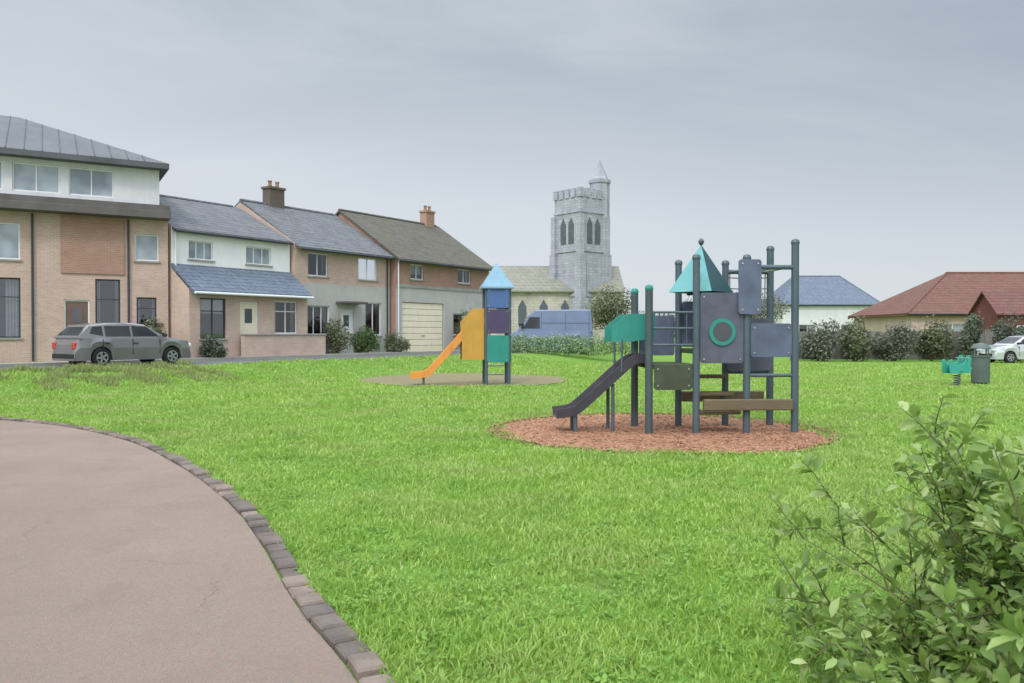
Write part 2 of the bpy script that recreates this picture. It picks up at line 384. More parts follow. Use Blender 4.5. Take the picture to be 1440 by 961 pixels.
def vnoise(x, y, sc, seed):
    g = np.random.default_rng(seed).random((256, 256)); u, v_ = x*sc, y*sc
    iu, iv = np.floor(u).astype(int), np.floor(v_).astype(int); fu, fv = u-iu, v_-iv; fu = fu*fu*(3-2*fu); fv = fv*fv*(3-2*fv)
    G = lambda a, b: g[a % 256, b % 256]
    return G(iu, iv)*(1-fu)*(1-fv)+G(iu+1, iv)*fu*(1-fv)+G(iu, iv+1)*(1-fu)*fv+G(iu+1, iv+1)*fu*fv
clump = vnoise(X, Y, 5.3, 3)*.25+vnoise(X, Y, 1.9, 1)*.35+vnoise(X, Y, .55, 2)*.4; clump = np.clip((clump-.5)*1.5+.5, 0, 1)
keep &= RNG.random(len(X)) < (.32+.9*clump)
X, Y, H, clump = X[keep], Y[keep], H[keep], clump[keep]; n = len(X)
H = H*(.35+1.05*clump)*RNG.uniform(.5, 1.35, n)
Wd = (.0022+.00062*Y)*RNG.uniform(.7, 1.4, n); az = RNG.uniform(0, 2*PI, n); la = RNG.uniform(0, 2*PI, n); lean = H*RNG.uniform(.2, 1.1, n)
dx, dy = np.cos(az)*Wd, np.sin(az)*Wd; lx, ly = np.cos(la)*lean, np.sin(la)*lean
V = np.zeros((n, 5, 3)); Z0 = hgt(X, Y)
V[:, 0] = np.stack([X-dx, Y-dy, np.zeros(n)], 1); V[:, 1] = np.stack([X+dx, Y+dy, np.zeros(n)], 1)
V[:, 2] = np.stack([X+dx*.8+lx*.3, Y+dy*.8+ly*.3, H*.6], 1); V[:, 3] = np.stack([X-dx*.8+lx*.3, Y-dy*.8+ly*.3, H*.6], 1)
V[:, 4] = np.stack([X+lx, Y+ly, H], 1); V[:, :, 2] += Z0[:, None]
def dull(m, c, scale, lo, hi, amt):
    nt_ = m.node_tree; b = nt_.nodes['Principled BSDF']; src = b.inputs['Base Color'].links[0].from_socket
    tc_ = nt_.nodes.new('ShaderNodeTexCoord'); n_ = nt_.nodes.new('ShaderNodeTexNoise'); n_.inputs['Scale'].default_value = scale; n_.inputs['Detail'].default_value = 6; n_.inputs['Roughness'].default_value = .65
    nt_.links.new(tc_.outputs['Object'], n_.inputs['Vector']); r_ = nt_.nodes.new('ShaderNodeMapRange'); r_.inputs[1].default_value = lo; r_.inputs[2].default_value = hi; r_.inputs[4].default_value = amt
    nt_.links.new(n_.outputs['Fac'], r_.inputs[0]); mx = nt_.nodes.new('ShaderNodeMix'); mx.data_type = 'RGBA'; nt_.links.new(r_.outputs[0], mx.inputs[0]); nt_.links.new(src, mx.inputs[6]); mx.inputs[7].default_value = (*c, 1)
    nt_.links.new(mx.outputs[2], b.inputs['Base Color'])
GRASS = leafmat('grass_blades', (.115, .25, .03), (.31, .46, .085), .5, .35, .7, .3, bright=(.46, .54, .22))
dull(GRASS, (.36, .37, .15), .5, .47, .68, .75); dull(GRASS, (.10, .24, .04), 1.1, .52, .72, .7)
g = npmesh('grass', V, [(0, 1, 2, 3), (3, 2, 4)], GRASS); g['kind'] = 'stuff'; g['label'] = 'short bright green lawn grass'; g['category'] = 'grass'

m_ = 20000; vs_ = -7+10.5*RNG.random(m_)**1.15; vn_ = 5.65+3.2*RNG.random(m_)**1.4
kk = vnoise(vs_, vn_, 1.4, 12) > .34*(1+vn_*.05); vs_, vn_ = vs_[kk], vn_[kk]; m_ = len(vs_)
vx = P0.x+U.x*vs_+NRM.x*vn_; vy = P0.y+U.y*vs_+NRM.y*vn_; vz = hgt(vx, vy); vh = RNG.uniform(.06, .22, m_)*(.5+vnoise(vs_, vn_, 2.2, 13)); a_ = RNG.uniform(0, 6.28, m_); wd_ = RNG.uniform(.010, .02, m_)
ex, ey = np.cos(a_)*wd_, np.sin(a_)*wd_; kx, ky = vh*RNG.normal(0, .4, m_), vh*RNG.normal(0, .4, m_); o_ = np.zeros(m_)
V = np.stack([np.stack([vx-ex, vy-ey, vz+o_], 1), np.stack([vx+ex, vy+ey, vz+o_], 1), np.stack([vx+ex*.7+kx*.35, vy+ey*.7+ky*.35, vz+vh*.6], 1), np.stack([vx-ex*.7+kx*.35, vy-ey*.7+ky*.35, vz+vh*.6], 1), np.stack([vx+kx, vy+ky, vz+vh], 1)], 1)
o = npmesh('rough_grass', V, [(0, 1, 2, 3), (3, 2, 4)], leafmat('rough_grass_blades', (.15, .20, .06), (.33, .36, .14), .6, .35, .9, .3)); o['kind'] = 'stuff'; o['label'] = 'rough olive grass on the verge before the tall brick building'; o['category'] = 'grass'
m_ = 5200; ca_ = RNG.uniform(0, 2*PI, m_); cr_ = np.where(RNG.random(m_) < .55, RNG.uniform(0, 1, m_)**.5, 1+np.abs(RNG.normal(0, .035, m_)))
bx0, by0 = 2.45+2.7*cr_*np.cos(ca_), 13.35+2.6*cr_*np.sin(ca_); ba_ = RNG.uniform(0, PI, m_); bl_ = RNG.uniform(.015, .045, m_); bz_ = np.where(cr_ > 1, RNG.uniform(.015, .04, m_), .022)
ux, uy = np.cos(ba_)*bl_, np.sin(ba_)*bl_; tz = RNG.normal(0, .008, m_)
V = np.stack([np.stack([bx0-ux, by0-uy, bz_-tz], 1), np.stack([bx0+uy*.35, by0-ux*.35, bz_+.006], 1), np.stack([bx0+ux, by0+uy, bz_+tz], 1), np.stack([bx0-uy*.35, by0+ux*.35, bz_+.006], 1)], 1)
o = npmesh('bark_chips', V, [(0, 1, 2, 3)], leafmat('loose_bark', (.20, .105, .062), (.44, .26, .16), .9, .0, 2., .2), smooth=False); o['kind'] = 'stuff'; o['label'] = 'loose bark chips strewn around the climbing tower'; o['category'] = 'bark chips'
# patches of clover and plantain between the blades
m_ = 5200; cy = RNG.uniform(2.6, 17, m_)**1.0; cx = RNG.uniform(-.7, .75, m_)*(cy+.5)
kk = (vnoise(cx, cy, .8, 8) > .56) & ~in_poly(cx, cy, full_path)
for ov in (oval1,): kk &= ~in_poly(cx, cy, ov)
cx, cy = np.repeat(cx[kk], 9)+RNG.normal(0, .05, 9*kk.sum()), np.repeat(cy[kk], 9)+RNG.normal(0, .05, 9*kk.sum()); m_ = len(cx)
kk = ~in_poly(cx, cy, full_path); cx, cy = cx[kk], cy[kk]; m_ = len(cx)
a_ = RNG.uniform(0, 2*PI, m_); r_ = RNG.uniform(.008, .02, m_); zc = RNG.uniform(.015, .05, m_); tl = RNG.uniform(-.5, .5, (m_, 2))
def cl(u, v_): 
    dx_, dy_ = r_*(u*np.cos(a_)-v_*np.sin(a_)), r_*(u*np.sin(a_)+v_*np.cos(a_)); return np.stack([cx+dx_, cy+dy_, np.maximum(.005, zc+dx_*tl[:, 0]+dy_*tl[:, 1])], 1)
V = np.stack([cl(-1, 0), cl(-.4, -.6), cl(.5, -.55), cl(1, 0), cl(.5, .55), cl(-.4, .6)], 1)
o = npmesh('clover', V, [(0, 1, 2, 3, 4, 5)], leafmat('clover_leaves', (.085, .20, .025), (.22, .36, .07), .6, .3, .8, .2)); o['kind'] = 'stuff'; o['label'] = 'patches of clover in the lawn'; o['category'] = 'ground cover'

# ------------------------------------------------------------------ vegetation
def leaf_cloud(lobes, n, size, seed, up=.3):
    """leaf-sized diamonds spread through the shell of several lobes (cx,cy,cz,rx,ry,rz)"""
    r = np.random.default_rng(seed); wts = np.array([l[3]*l[4]*l[5] for l in lobes])**.7; wts /= wts.sum()
    k = r.choice(len(lobes), n, p=wts); lo = np.array(lobes)[k]
    d = r.normal(size=(n, 3)); d /= np.linalg.norm(d, axis=1)[:, None]
    rad = r.uniform(.25, 1, n)**.45*r.uniform(.85, 1.12, n)
    wob = 1+.25*np.sin(d[:, 0]*5+k)*np.sin(d[:, 1]*4+d[:, 2]*5+k*2)
    P = lo[:, :3]+d*lo[:, 3:]*(rad*wob)[:, None]; P[:, 2] = np.maximum(P[:, 2], .04)
    nrm = d*.6+r.normal(size=(n, 3))*.6+np.array([0, 0, up]); nrm /= np.linalg.norm(nrm, axis=1)[:, None]
    a = np.cross(nrm, r.normal(size=(n, 3))); a /= np.linalg.norm(a, axis=1)[:, None]; b = np.cross(nrm, a)
    s = size*r.uniform(.6, 1.4, n)[:, None]
    V = np.stack([P-a*s, P+b*s*.5+nrm*s*.15, P+a*s, P-b*s*.5+nrm*s*.15], 1); return V
LEAF = {
 'olive': leafmat('olive_leaves', (.06, .07, .035), (.18, .19, .10), .6, .2, 1.2),
 'dark': leafmat('dark_leaves', (.04, .055, .035), (.13, .15, .095), .55, .2, 1.0),
 'green': leafmat('mid_green_leaves', (.03, .065, .015), (.12, .19, .055), .55, .25, 1.2),
 'grey': leafmat('grey_green_leaves', (.07, .08, .055), (.20, .20, .15), .6, .2, 1.0),
 'pale': leafmat('pale_green_leaves', (.12, .19, .08), (.30, .40, .20), .6, .25, 1.0),
}
BARK = wood('bark', (.11, .085, .065))
def shrub(name, label, cat, x, y, w, h, kind, n=2600, size=.07, seed=1, group=None, d=None, trunk=0.):
    r = random.Random(seed); T = thing(name, label, cat, (x, y, float(hgt(x, y))), r.uniform(0, 6), group); d = d or w
    lob = []
    for i in range(7):
        a = i*2.4+r.random(); q = r.uniform(.15, .55)
        zz = trunk+(h-trunk)*r.uniform(.3, .72)
        lob.append((w*q*math.cos(a)*.8, d*q*math.sin(a)*.8, zz, w*r.uniform(.22, .34), d*r.uniform(.22, .34), (h-trunk)*r.uniform(.24, .36)))
    lob.append((0, 0, trunk+(h-trunk)*.6, w*.3, d*.3, (h-trunk)*.38))
    if not trunk: lob.append((0, 0, h*.25, w*.42, d*.42, h*.25))
    npmesh('crown' if trunk else 'foliage', leaf_cloud(lob, n, size, seed), [(0, 1, 2, 3)], LEAF[kind], T)
    mb = MB()
    if trunk:
        mb.tube([(0, 0, -.05), (.02*h, 0, trunk*.6), (0, .02*h, trunk+.3*(h-trunk))], [.035*h, .028*h, .012*h], 8)
    for i, l in enumerate(lob[:6]):
        mb.tube([(0.03*math.cos(i), .03*math.sin(i), trunk*.8), (l[0]*.4, l[1]*.4, (trunk+l[2])*.5), (l[0], l[1], l[2])], [.018*h*.6, .012*h*.6, .004*h], 6)
    mb.build('trunk' if trunk else 'stem', BARK, T)
    return T

# ------------------------------------------------------------------ buildings
BR_PINK = brick('pinkish_brick', (.50, .345, .28), (.42, .285, .225), (.50, .44, .40))
BR_RED = brick('red_brick', (.38, .21, .15), (.31, .17, .12), (.36, .31, .27))
BR_TAN = brick('buff_brick', (.52, .38, .30), (.45, .315, .25), (.50, .44, .39))
REND_W = plain('white_render', (.80, .765, .76), .8, .05, 1.2, bump=.15)
REND_G = plain('grey_render', (.44, .42, .39), .85, .15, 1.2, bump=.2)
REND_L = plain('light_grey_panels', (.62, .61, .62), .55, .12, 1.2)
CREAM = plain('cream_paint', (.74, .66, .50), .6, .08, 1.5)
FASC = plain('dark_fascia', (.12, .105, .10), .5, .25, 1.5)
SLATE = tiles('grey_slate', (.105, .108, .118), (.15, .152, .162), mossamt=.35)
SLATEB = tiles('blue_slate', (.105, .125, .165), (.14, .165, .21), mossamt=.1)
BROWN = tiles('brown_tiles', (.085, .075, .06), (.12, .105, .085), mossamt=.6)
REDT = tiles('red_tiles', (.125, .055, .04), (.165, .075, .055), .26, .2, moss=(.10, .07, .05), mossamt=.6)
METAL_ROOF = plain('standing_seam_roof', (.10, .105, .11), .5, .25, .9, metal=.2)
def clear_glass(name):
    t = NT(name); tr = t.n('ShaderNodeBsdfTransparent'); tr.inputs[0].default_value = (.62, .64, .66, 1); gl = t.n('ShaderNodeBsdfGlossy'); gl.inputs['Roughness'].default_value = .03
    gl.inputs[0].default_value = (.9, .92, .95, 1); fr = t.n('ShaderNodeFresnel'); fr.inputs[0].default_value = 1.55
    v = t.coord(); nb = t.n('ShaderNodeBump'); nb.inputs['Strength'].default_value = .04; t.l(t.noise(v, 1.3, 2), nb.inputs['Height']); t.l(nb.outputs[0], gl.inputs['Normal'])
    mx = t.n('ShaderNodeMixShader'); t.l(t.math('ADD', fr.outputs[0], .06), mx.inputs[0]); t.l(tr.outputs[0], mx.inputs[1]); t.l(gl.outputs[0], mx.inputs[2]); t.l(mx.outputs[0], t.out.inputs[0]); return t.m
CURT = [plain('cream_curtain', (.55, .5, .42), .9, .15, 6, dirt=False), plain('grey_curtain', (.30, .31, .34), .9, .15, 6, dirt=False), plain('white_blind', (.7, .7, .68), .8, .08, 6, dirt=False)]
DARK_BACKING = plain('unlit_room_paint', (.028, .026, .03), .9, .2, 1, dirt=False); CK = [0]
GLASS = clear_glass('window_glass'); GLASS_SKY = glass('sky_painted_glass', (.16, .19, .22), .05, (.32, .36, .40))  # the second glass has the sky's reflection painted into its pale colour
CARG2 = glass('door_glass', (.03, .032, .04), .1, (.06, .06, .07)); WHITE = plain('white_frame_paint', (.72, .72, .71), .4, .06, 2); DGREY = plain('dark_frame_paint', (.045, .05, .058), .4, .15, 2)
BROWN_P = plain('brown_door_paint', (.16, .10, .07), .45, .2, 2); NAVY = plain('navy_door_paint', (.035, .045, .075), .4, .15, 2)
STEEL = plain('brushed_steel', (.45, .46, .47), .3, .15, 4, metal=.9, dirt=False)

def wall_sheet(L_, H_, ops, m, T, y=0.0, z0=0.0, reveal=.13, x0=0.0):
    """front wall facing -y with real openings and reveals"""
    xs = sorted({x0, L_}|{o[0] for o in ops}|{o[2] for o in ops}); zs = sorted({z0, H_}|{o[1] for o in ops}|{o[3] for o in ops})
    mb = MB()
    for i in range(len(xs)-1):
        for j in range(len(zs)-1):
            cx, cz = (xs[i]+xs[i+1])/2, (zs[j]+zs[j+1])/2
            if any(o[0] < cx < o[2] and o[1] < cz < o[3] for o in ops): continue
            mb.add([(xs[i], y, zs[j]), (xs[i+1], y, zs[j]), (xs[i+1], y, zs[j+1]), (xs[i], y, zs[j+1])], [(0, 1, 2, 3)])
    for a, b, c, d_ in ops:
        r = y+reveal
        mb.add([(a, y, b), (a, r, b), (a, r, d_), (a, y, d_)], [(0, 1, 2, 3)]); mb.add([(c, y, b), (c, r, b), (c, r, d_), (c, y, d_)], [(3, 2, 1, 0)])
        mb.add([(a, y, d_), (c, y, d_), (c, r, d_), (a, r, d_)], [(0, 1, 2, 3)]); mb.add([(a, y, b), (c, y, b), (c, r, b), (a, r, b)], [(3, 2, 1, 0)])
    return mb.build('wall', m, T)
def window(T, x0, z0, x1, z1, y, fm, gm=None, nx=2, nz=1, sill=True, fw=.055, m_sill=None):
    mb = MB(); a, b = y+.07, y+.13
    mb.box(x0+.003, a, z0+.003, x0+fw, b, z1-.003); mb.box(x1-fw, a, z0+.003, x1-.003, b, z1-.003)
    mb.box(x0+fw, a, z0+.003, x1-fw, b, z0+fw); mb.box(x0+fw, a, z1-fw, x1-fw, b, z1-.003)
    for i in range(1, nx):
        q = x0+(x1-x0)*i/nx; mb.box(q-fw*.4, a+.004, z0+fw, q+fw*.4, b-.004, z1-fw)
    for j in range(1, nz):
        q = z0+(z1-z0)*(1-j*.32 if nz == 2 else j/nz); mb.box(x0+fw, a+.008, q-fw*.35, x1-fw, b-.008, q+fw*.35)
    wd = MB().add([(x0+fw, y+.108, z0+fw), (x1-fw, y+.108, z0+fw), (x1-fw, y+.108, z1-fw), (x0+fw, y+.108, z1-fw)], [(0, 1, 2, 3)]).build('window', gm or GLASS, T)
    mb.build('frame', fm, wd)
    if gm is None or gm is GLASS:
        CK[0] += 1; k = CK[0]; cm = CURT[k % 3]; wl = x1-x0
        def drape(a_, b_, zt_, zb_):
            q = MB(); n_ = max(6, int((b_-a_)/.035)); p_ = [(a_+(b_-a_)*i/n_, y+.22+.018*math.sin(i*2.1+k)) for i in range(n_+1)]
            q.add([(x_, y_, zt_) for x_, y_ in p_]+[(x_, y_, zb_) for x_, y_ in p_], [(i, i+1, n_+2+i, n_+1+i) for i in range(n_)]); q.build('curtain', cm, wd)
        if k % 3 == 2: drape(x0+.02, x1-.02, z1, z1-(z1-z0)*(.25+.13*(k % 4)))
        else: drape(x0, x0+wl*.2, z1, z0); drape(x1-wl*.2, x1, z1, z0)
        MB().add([(x0-.1, y+.6, z0-.1), (x1+.1, y+.6, z0-.1), (x1+.1, y+.6, z1+.1), (x0-.1, y+.6, z1+.1)], [(0, 1, 2, 3)]).build('dark_backing', DARK_BACKING, wd)  # dark sheet behind the pane, its colour painting the unlit interior
    if sill: MB().box(x0-.06, y-.06, z0-.07, x1+.06, y+.066, z0-.002).build('sill', m_sill or PAVE, wd)
    return wd
def door(T, x0, x1, z1, y, m, z0=.05, glazed=True):
    o = MB().box(x0+.06, y+.07, z0, x1-.06, y+.12, z1-.06).build('door', m, T, bevel=.006)
    f = MB().box(x0+.003, y+.05, z0, x0+.058, y+.13, z1-.003).box(x1-.058, y+.05, z0, x1-.003, y+.13, z1-.003).box(x0+.058, y+.05, z1-.058, x1-.058, y+.13, z1-.003); f.build('frame', WHITE, o)
    if glazed:
        w_ = x1-x0; MB().box(x0+w_*.3, y+.062, z0+(z1-z0)*.62, x1-w_*.3, y+.068, z1-.3).build('pane', CARG2, o)
    MB().box(x1-.2, y+.03, z0+.98, x1-.1, y+.067, z0+1.03).build('handle', STEEL, o)
    return o
def gable_roof(T, L_, D, ze, zr, m, ov=.3, ove=.15, th=.12, y0=0.0):
    mid = y0+D/2; k = (zr-ze)/(D/2)
    prof = [(y0-ov, ze-ov*k), (mid, zr), (y0+D+ov, ze-ov*k), (y0+D+ov, ze-ov*k-th), (mid, zr-th), (y0-ov, ze-ov*k-th)]
    mb = MB(); a, b = -ove, L_+ove
    q0 = [(a, p, z_) for p, z_ in prof]; q1 = [(b, p, z_) for p, z_ in prof]
    mb.loft([q0, q1], caps=False)
    for off, qq in ((0, q0), (0, q1)): mb.add(qq, [(0, 1, 4, 5), (1, 2, 3, 4)])
    o = mb.build('roof', m, T)
    rb = MB()
    for i in range(int((b-a)/.45)):
        rb.prism([(mid-.13, zr-.035), (mid-.07, zr+.05), (mid+.07, zr+.05), (mid+.13, zr-.035)], 'x', a+i*.45+.01, a+i*.45+.435)
    rb.build('ridge_tiles', m, o)
    # gutter
    MB().tube([(a, y0-ov-.06, ze-ov*k-th+.01), (b, y0-ov-.06, ze-ov*k-th+.01)], .055, 8).build('gutter', DGREY, T)
    return o
def shell(T, L_, D, ze, zr, m, y0=0.0):
    mid = y0+D/2; mb = MB()
    for x in (0, L_): mb.add([(x, y0, 0), (x, y0+D, 0), (x, y0+D, ze), (x, mid, zr-.13), (x, y0, ze)], [(0, 1, 2, 3, 4)])
    mb.add([(0, y0+D, 0), (L_, y0+D, 0), (L_, y0+D, ze), (0, y0+D, ze)], [(0, 1, 2, 3)])
    mb.build('side_wall', m, T)
def chimney(roof, x, y, z0, z1, w=.7, d=.5, m=None, pots=2):
    c = MB().box(x-w/2, y-d/2, z0, x+w/2, y+d/2, z1).box(x-w/2-.06, y-d/2-.06, z1+.002, x+w/2+.06, y+d/2+.06, z1+.12).build('chimney', m or BR_RED, roof)
    return c
def pots(T, x, y, z1, n, w=.7):
    for i in range(n):
        q = x-w/2+w*(i+.5)/n; MB().lathe([(.11, z1+.12), (.09, z1+.38), (.12, z1+.4), (.12, z1+.45), (.07, z1+.452)], 12, (q, y)).build('chimney_pot', TERRA, T)
TERRA = plain('terracotta', (.30, .17, .11), .8, .25, 4)
def downpipe(T, x, y, z1, m):
    MB().tube([(x, y, .05), (x, y, z1)], .04, 8).build('downpipe', m, T)

# --- building A: tall brick block with flat canopy and set-back top storey
LA, DA = 16.0, 11.0; S0A = 6.4-LA
A = thing('brick_building', 'tall brick building at far left with set-back top storey under dark overhanging roof', 'building', F3(6.4, 0)-Vector((math.cos(.53), math.sin(.53), 0))*LA, .53)
def ax(s): return s-S0A
opsA = [(ax(-1.3), .95, ax(1.15), 3.25), (ax(-1.3), 3.95, ax(1.15), 5.35), (ax(-6), .95, ax(-3.6), 3.25), (ax(-6), 4.0, ax(-3.6), 5.45),
        (ax(2.6), .05, ax(3.5), 2.45), (ax(3.7), .75, ax(4.6), 3.3), (ax(5.15), 4.1, ax(6.05), 5.2), (ax(5.2), 1.2, ax(5.95), 2.6)]
wall_sheet(LA, 5.8, opsA, BR_PINK, A)
shell(A, LA, DA, 5.8, 5.95, BR_PINK)
MB().box(ax(2.5), -.06, 3.5, ax(4.75), -.003, 5.74).build('brick_panel', BR_RED, A)['label'] = 'redder brick panel'
for i, o in enumerate(opsA):
    if i == 4: continue
    window(A, *o, 0, WHITE if i in (1, 3, 6) else DGREY, GLASS_SKY if i in (1, 3, 6) else GLASS, nx=3 if o[2]-o[0] > 1.5 else 1, nz=2 if i not in (1, 3, 6) else 1)
door(A, opsA[4][0], opsA[4][2], 2.45, 0, BROWN_P)
MB().box(-.4, -.75, 5.803, LA+.04, DA+.3, 6.1, .01).box(-.3, -.6, 6.103, LA+.02, DA+.2, 6.36, .01).build('canopy_roof', FASC, A)
ops = [(1+i*1.9, 6.62, 1+i*1.9+1.6, 7.72) for i in range(8) if 1+i*1.9+1.5 < LA-.5]
wall_sheet(LA-.3, 7.95, ops, REND_L, A, y=.2, z0=6.36, x0=.3)
for x in (.3, LA-.3): MB().add([(x, .2, 6.36), (x, DA-.5, 6.36), (x, DA-.5, 7.95), (x, .2, 7.95)], [(0, 1, 2, 3)]).build('side_wall', REND_L, A)
MB().add([(.3, DA-.5, 6.36), (LA-.3, DA-.5, 6.36), (LA-.3, DA-.5, 7.95), (.3, DA-.5, 7.95)], [(0, 1, 2, 3)]).build('rear_wall', REND_L, A)
for o in ops: window(A, *o, .2, WHITE, GLASS_SKY, nx=2, sill=False)
# hipped low metal roof with seams
e0, e1, f0, f1 = -.5, LA+.02, -.35, DA+.3; ym = (f0+f1)/2; rz = 10.65; ze = 8.12
mb = MB(); R0, R1 = (e0+5.2, ym, rz), (e1-5.4, ym, rz)
mb.add([(e0, f0, ze), (e1, f0, ze), (e1, f1, ze), (e0, f1, ze), R0, R1], [(0, 1, 5, 4), (1, 2, 5), (2, 3, 4, 5), (3, 0, 4)])
mb.box(e0, f0, ze-.22, e1, f1, ze-.003)
rf = mb.build('roof', METAL_ROOF, A)
sm = MB(); k = int((e1-e0)/.6)
for i in range(1, k):
    x = e0+i*.6; top = 1.0
    if x < R0[0]: top = (x-e0)/(R0[0]-e0)
    elif x > R1[0]: top = (e1-x)/(e1-R1[0])
    sm.tube([(x, f0, ze+.02), (x, f0+(ym-f0)*top, ze+(rz-ze)*top+.02)], .018, 4)
sm.build('seams', METAL_ROOF, rf)
downpipe(A, ax(1.55), -.07, 5.75, DGREY); downpipe(A, ax(4.9), -.07, 5.75, DGREY)

# --- building B: white upper wall over a slate lean-to
LB, DB = 6.2, 8.0; SB = 6.55
B = thing('terraced_house', 'house with white upper wall above a blue slate lean-to roof', 'house', F3(SB, 0), UA, 'terraced houses in the row')
def bx(s): return s-SB
ops = [(.8, 4.3, 2.0, 5.1), (3.7, 4.3, 5.1, 5.1)]
wall_sheet(LB, 5.62, ops, REND_W, B, z0=3.2); shell(B, LB, DB, 5.6, 7.55, BR_TAN)
for o in ops: window(B, *o, 0, WHITE, GLASS_SKY, nx=3)
ops = [(.5, .9, 1.75, 2.6), (2.45, .05, 3.4, 2.5), (4.3, 1.1, 5.6, 2.6)]
wall_sheet(LB, 2.95, ops, BR_TAN, B, y=-1.25)
MB().add([(0, -1.25, 0), (0, 0, 0), (0, 0, 3.85), (0, -1.25, 2.95)], [(0, 1, 2, 3)]).build('side_wall', BR_TAN, B)
MB().add([(LB, -1.25, 0), (LB, 0, 0), (LB, 0, 3.85), (LB, -1.25, 2.95)], [(0, 1, 2, 3)]).build('side_wall', BR_TAN, B)
window(B, *ops[0], -1.25, DGREY, nx=2, nz=2); window(B, *ops[2], -1.25, WHITE, nx=2, nz=2); door(B, 2.45, 3.4, 2.5, -1.25, CREAM)
MB().loft([[(-.02, -1.6, 2.88), (-.02, -.003, 4.06), (-.02, -.003, 3.94), (-.02, -1.6, 2.76)], [(LB+.02, -1.6, 2.88), (LB+.02, -.003, 4.06), (LB+.02, -.003, 3.94), (LB+.02, -1.6, 2.76)]]).build('lean_to_roof', SLATEB, B)
MB().tube([(0, -1.66, 2.79), (LB, -1.66, 2.79)], .055, 8).build('gutter', WHITE, B)
rf = gable_roof(B, LB, DB, 5.62, 7.55, SLATE, .2, -.02)
downpipe(B, .15, -.07, 5.5, WHITE)

# --- building C: grey rendered house with chimney
LC, DC = 6.55, 8.4; SC = 12.85
C_ = thing('terraced_house', 'grey rendered house with slate roof and tall dark brick chimney', 'house', F3(SC, .25), UA, 'terraced houses in the row')
up_ops = [(.8, 3.95, 2.1, 5.1), (4.2, 3.95, 5.6, 5.1)]; lo_ops = [(.7, 1.0, 2.2, 2.5), (2.9, .05, 3.85, 2.35), (4.7, 1.0, 5.9, 2.75)]
wall_sheet(LC, 3.6, lo_ops, REND_G, C_); o = wall_sheet(LC, 5.5, up_ops, BR_PINK, C_, z0=3.6); o['label'] = 'pinkish brick upper wall'
shell(C_, LC, DC, 5.5, 7.95, BR_PINK)
for o in up_ops: window(C_, *o, 0, WHITE, GLASS, nx=2)
window(C_, *lo_ops[0], 0, WHITE, GLASS, nx=3); window(C_, *lo_ops[2], 0, WHITE, GLASS, nx=2); door(C_, 2.9, 3.85, 2.35, 0, WHITE)
rf = gable_roof(C_, LC, DC, 5.5, 7.95, SLATE, .35, -.02)
ch = chimney(rf, 2.1, DC/2, 7.2, 8.75, .95, .6, brick('dark_brick', (.15, .11, .09), (.11, .085, .07), (.14, .12, .11))); pots(rf, 2.1, DC/2, 8.75, 2, .95)
MB().box(2.6, -.75, 2.62, 4.15, -.003, 2.74, .015).build('porch_canopy', FASC, C_)
downpipe(C_, 6.3, -.07, 5.4, DGREY)

# --- building D: brown tiles, red brick upper floor, cream garage door
LD, DD = 8.6, 8.6; SD = 19.5
D_ = thing('terraced_house', 'brown-tiled house with red brick upper floor and wide cream garage door', 'house', F3(SD, .6), UA, 'terraced houses in the row')
up_ops = [(1.2, 4.15, 2.3, 5.0), (5.4, 4.15, 6.7, 5.0)]; lo_ops = [(.5, .06, 4.1, 2.85), (5.0, 1.0, 6.0, 2.3), (6.6, .05, 7.55, 2.35)]
wall_sheet(LD, 3.75, lo_ops, REND_G, D_); o = wall_sheet(LD, 5.45, up_ops, BR_RED, D_, z0=3.75); o['label'] = 'red brick upper wall'
shell(D_, LD, DD, 5.45, 8.25, BR_RED)
for o in up_ops: window(D_, *o, 0, WHITE, GLASS, nx=2)
window(D_, *lo_ops[1], 0, WHITE, GLASS, nx=1); door(D_, 6.6, 7.55, 2.35, 0, FASC)
mb = MB()
for i in range(8): mb.box(.55, .06, .08+i*.345, 4.05, .1, .08+i*.345+.325, .008)
gd = mb.build('garage_door', CREAM, D_); MB().box(2.15, .03, .95, 2.45, .057, 1.0).build('handle', STEEL, gd)
rf = gable_roof(D_, LD, DD, 5.45, 8.25, BROWN, .4, .12)
chimney(rf, 7.6, DD/2, 7.6, 9.0, .8, .55, BR_RED); pots(rf, 7.6, DD/2, 9.0, 2, .8)
MB().box(-.0, -.05, 3.66, LD, -.003, 3.84).build('string_course', PAVE, D_)
downpipe(D_, .15, -.07, 5.35, WHITE)

# --- far church
def coursed(name, c, w=.55, h=.28):
    t = NT(name); v, q = wallvec(t); b = t.n('ShaderNodeTexBrick'); t.l(q, b.inputs['Vector']); b.inputs['Scale'].default_value = 1
    b.inputs['Brick Width'].default_value = w; b.inputs['Row Height'].default_value = h; b.inputs['Mortar Size'].default_value = .018
    b.inputs['Color1'].default_value = (*mul(c, 1.1), 1); b.inputs['Color2'].default_value = (*mul(c, .82), 1); b.inputs['Mortar'].default_value = (*mul(c, .6), 1)
    mp_ = t.n('ShaderNodeMapping'); mp_.inputs['Scale'].default_value = (1.2, 1.2, .15); t.l(v, mp_.inputs[0])
    col = t.mix(t.ramp(t.noise(mp_.outputs[0], 1.0, 5, .65), [(.45, (0, 0, 0)), (.75, (.7,)*3)]), b.outputs['Color'], mul(c, .55))
    col = t.mix(t.ramp(t.noise(v, .5, 5, .6), [(.4, (0, 0, 0)), (.8, (.5,)*3)]), col, mul(c, 1.3))
    t.base(col); t.rough(.9); t.bump(b.outputs['Fac'], -.5, .03); return t.m
STONE = coursed('church_stone', (.34, .34, .38))  # distance haze is mixed into the bluish stone colour
CT = Vector((gx(816, 80), 80, 0))
T = thing('church', 'grey stone church tower with corner turret and low nave far behind the playgrounds', 'church', CT, math.radians(40))
hw = 1.82
mb = MB().box(-hw, -hw, 0, hw, hw, 14.9)
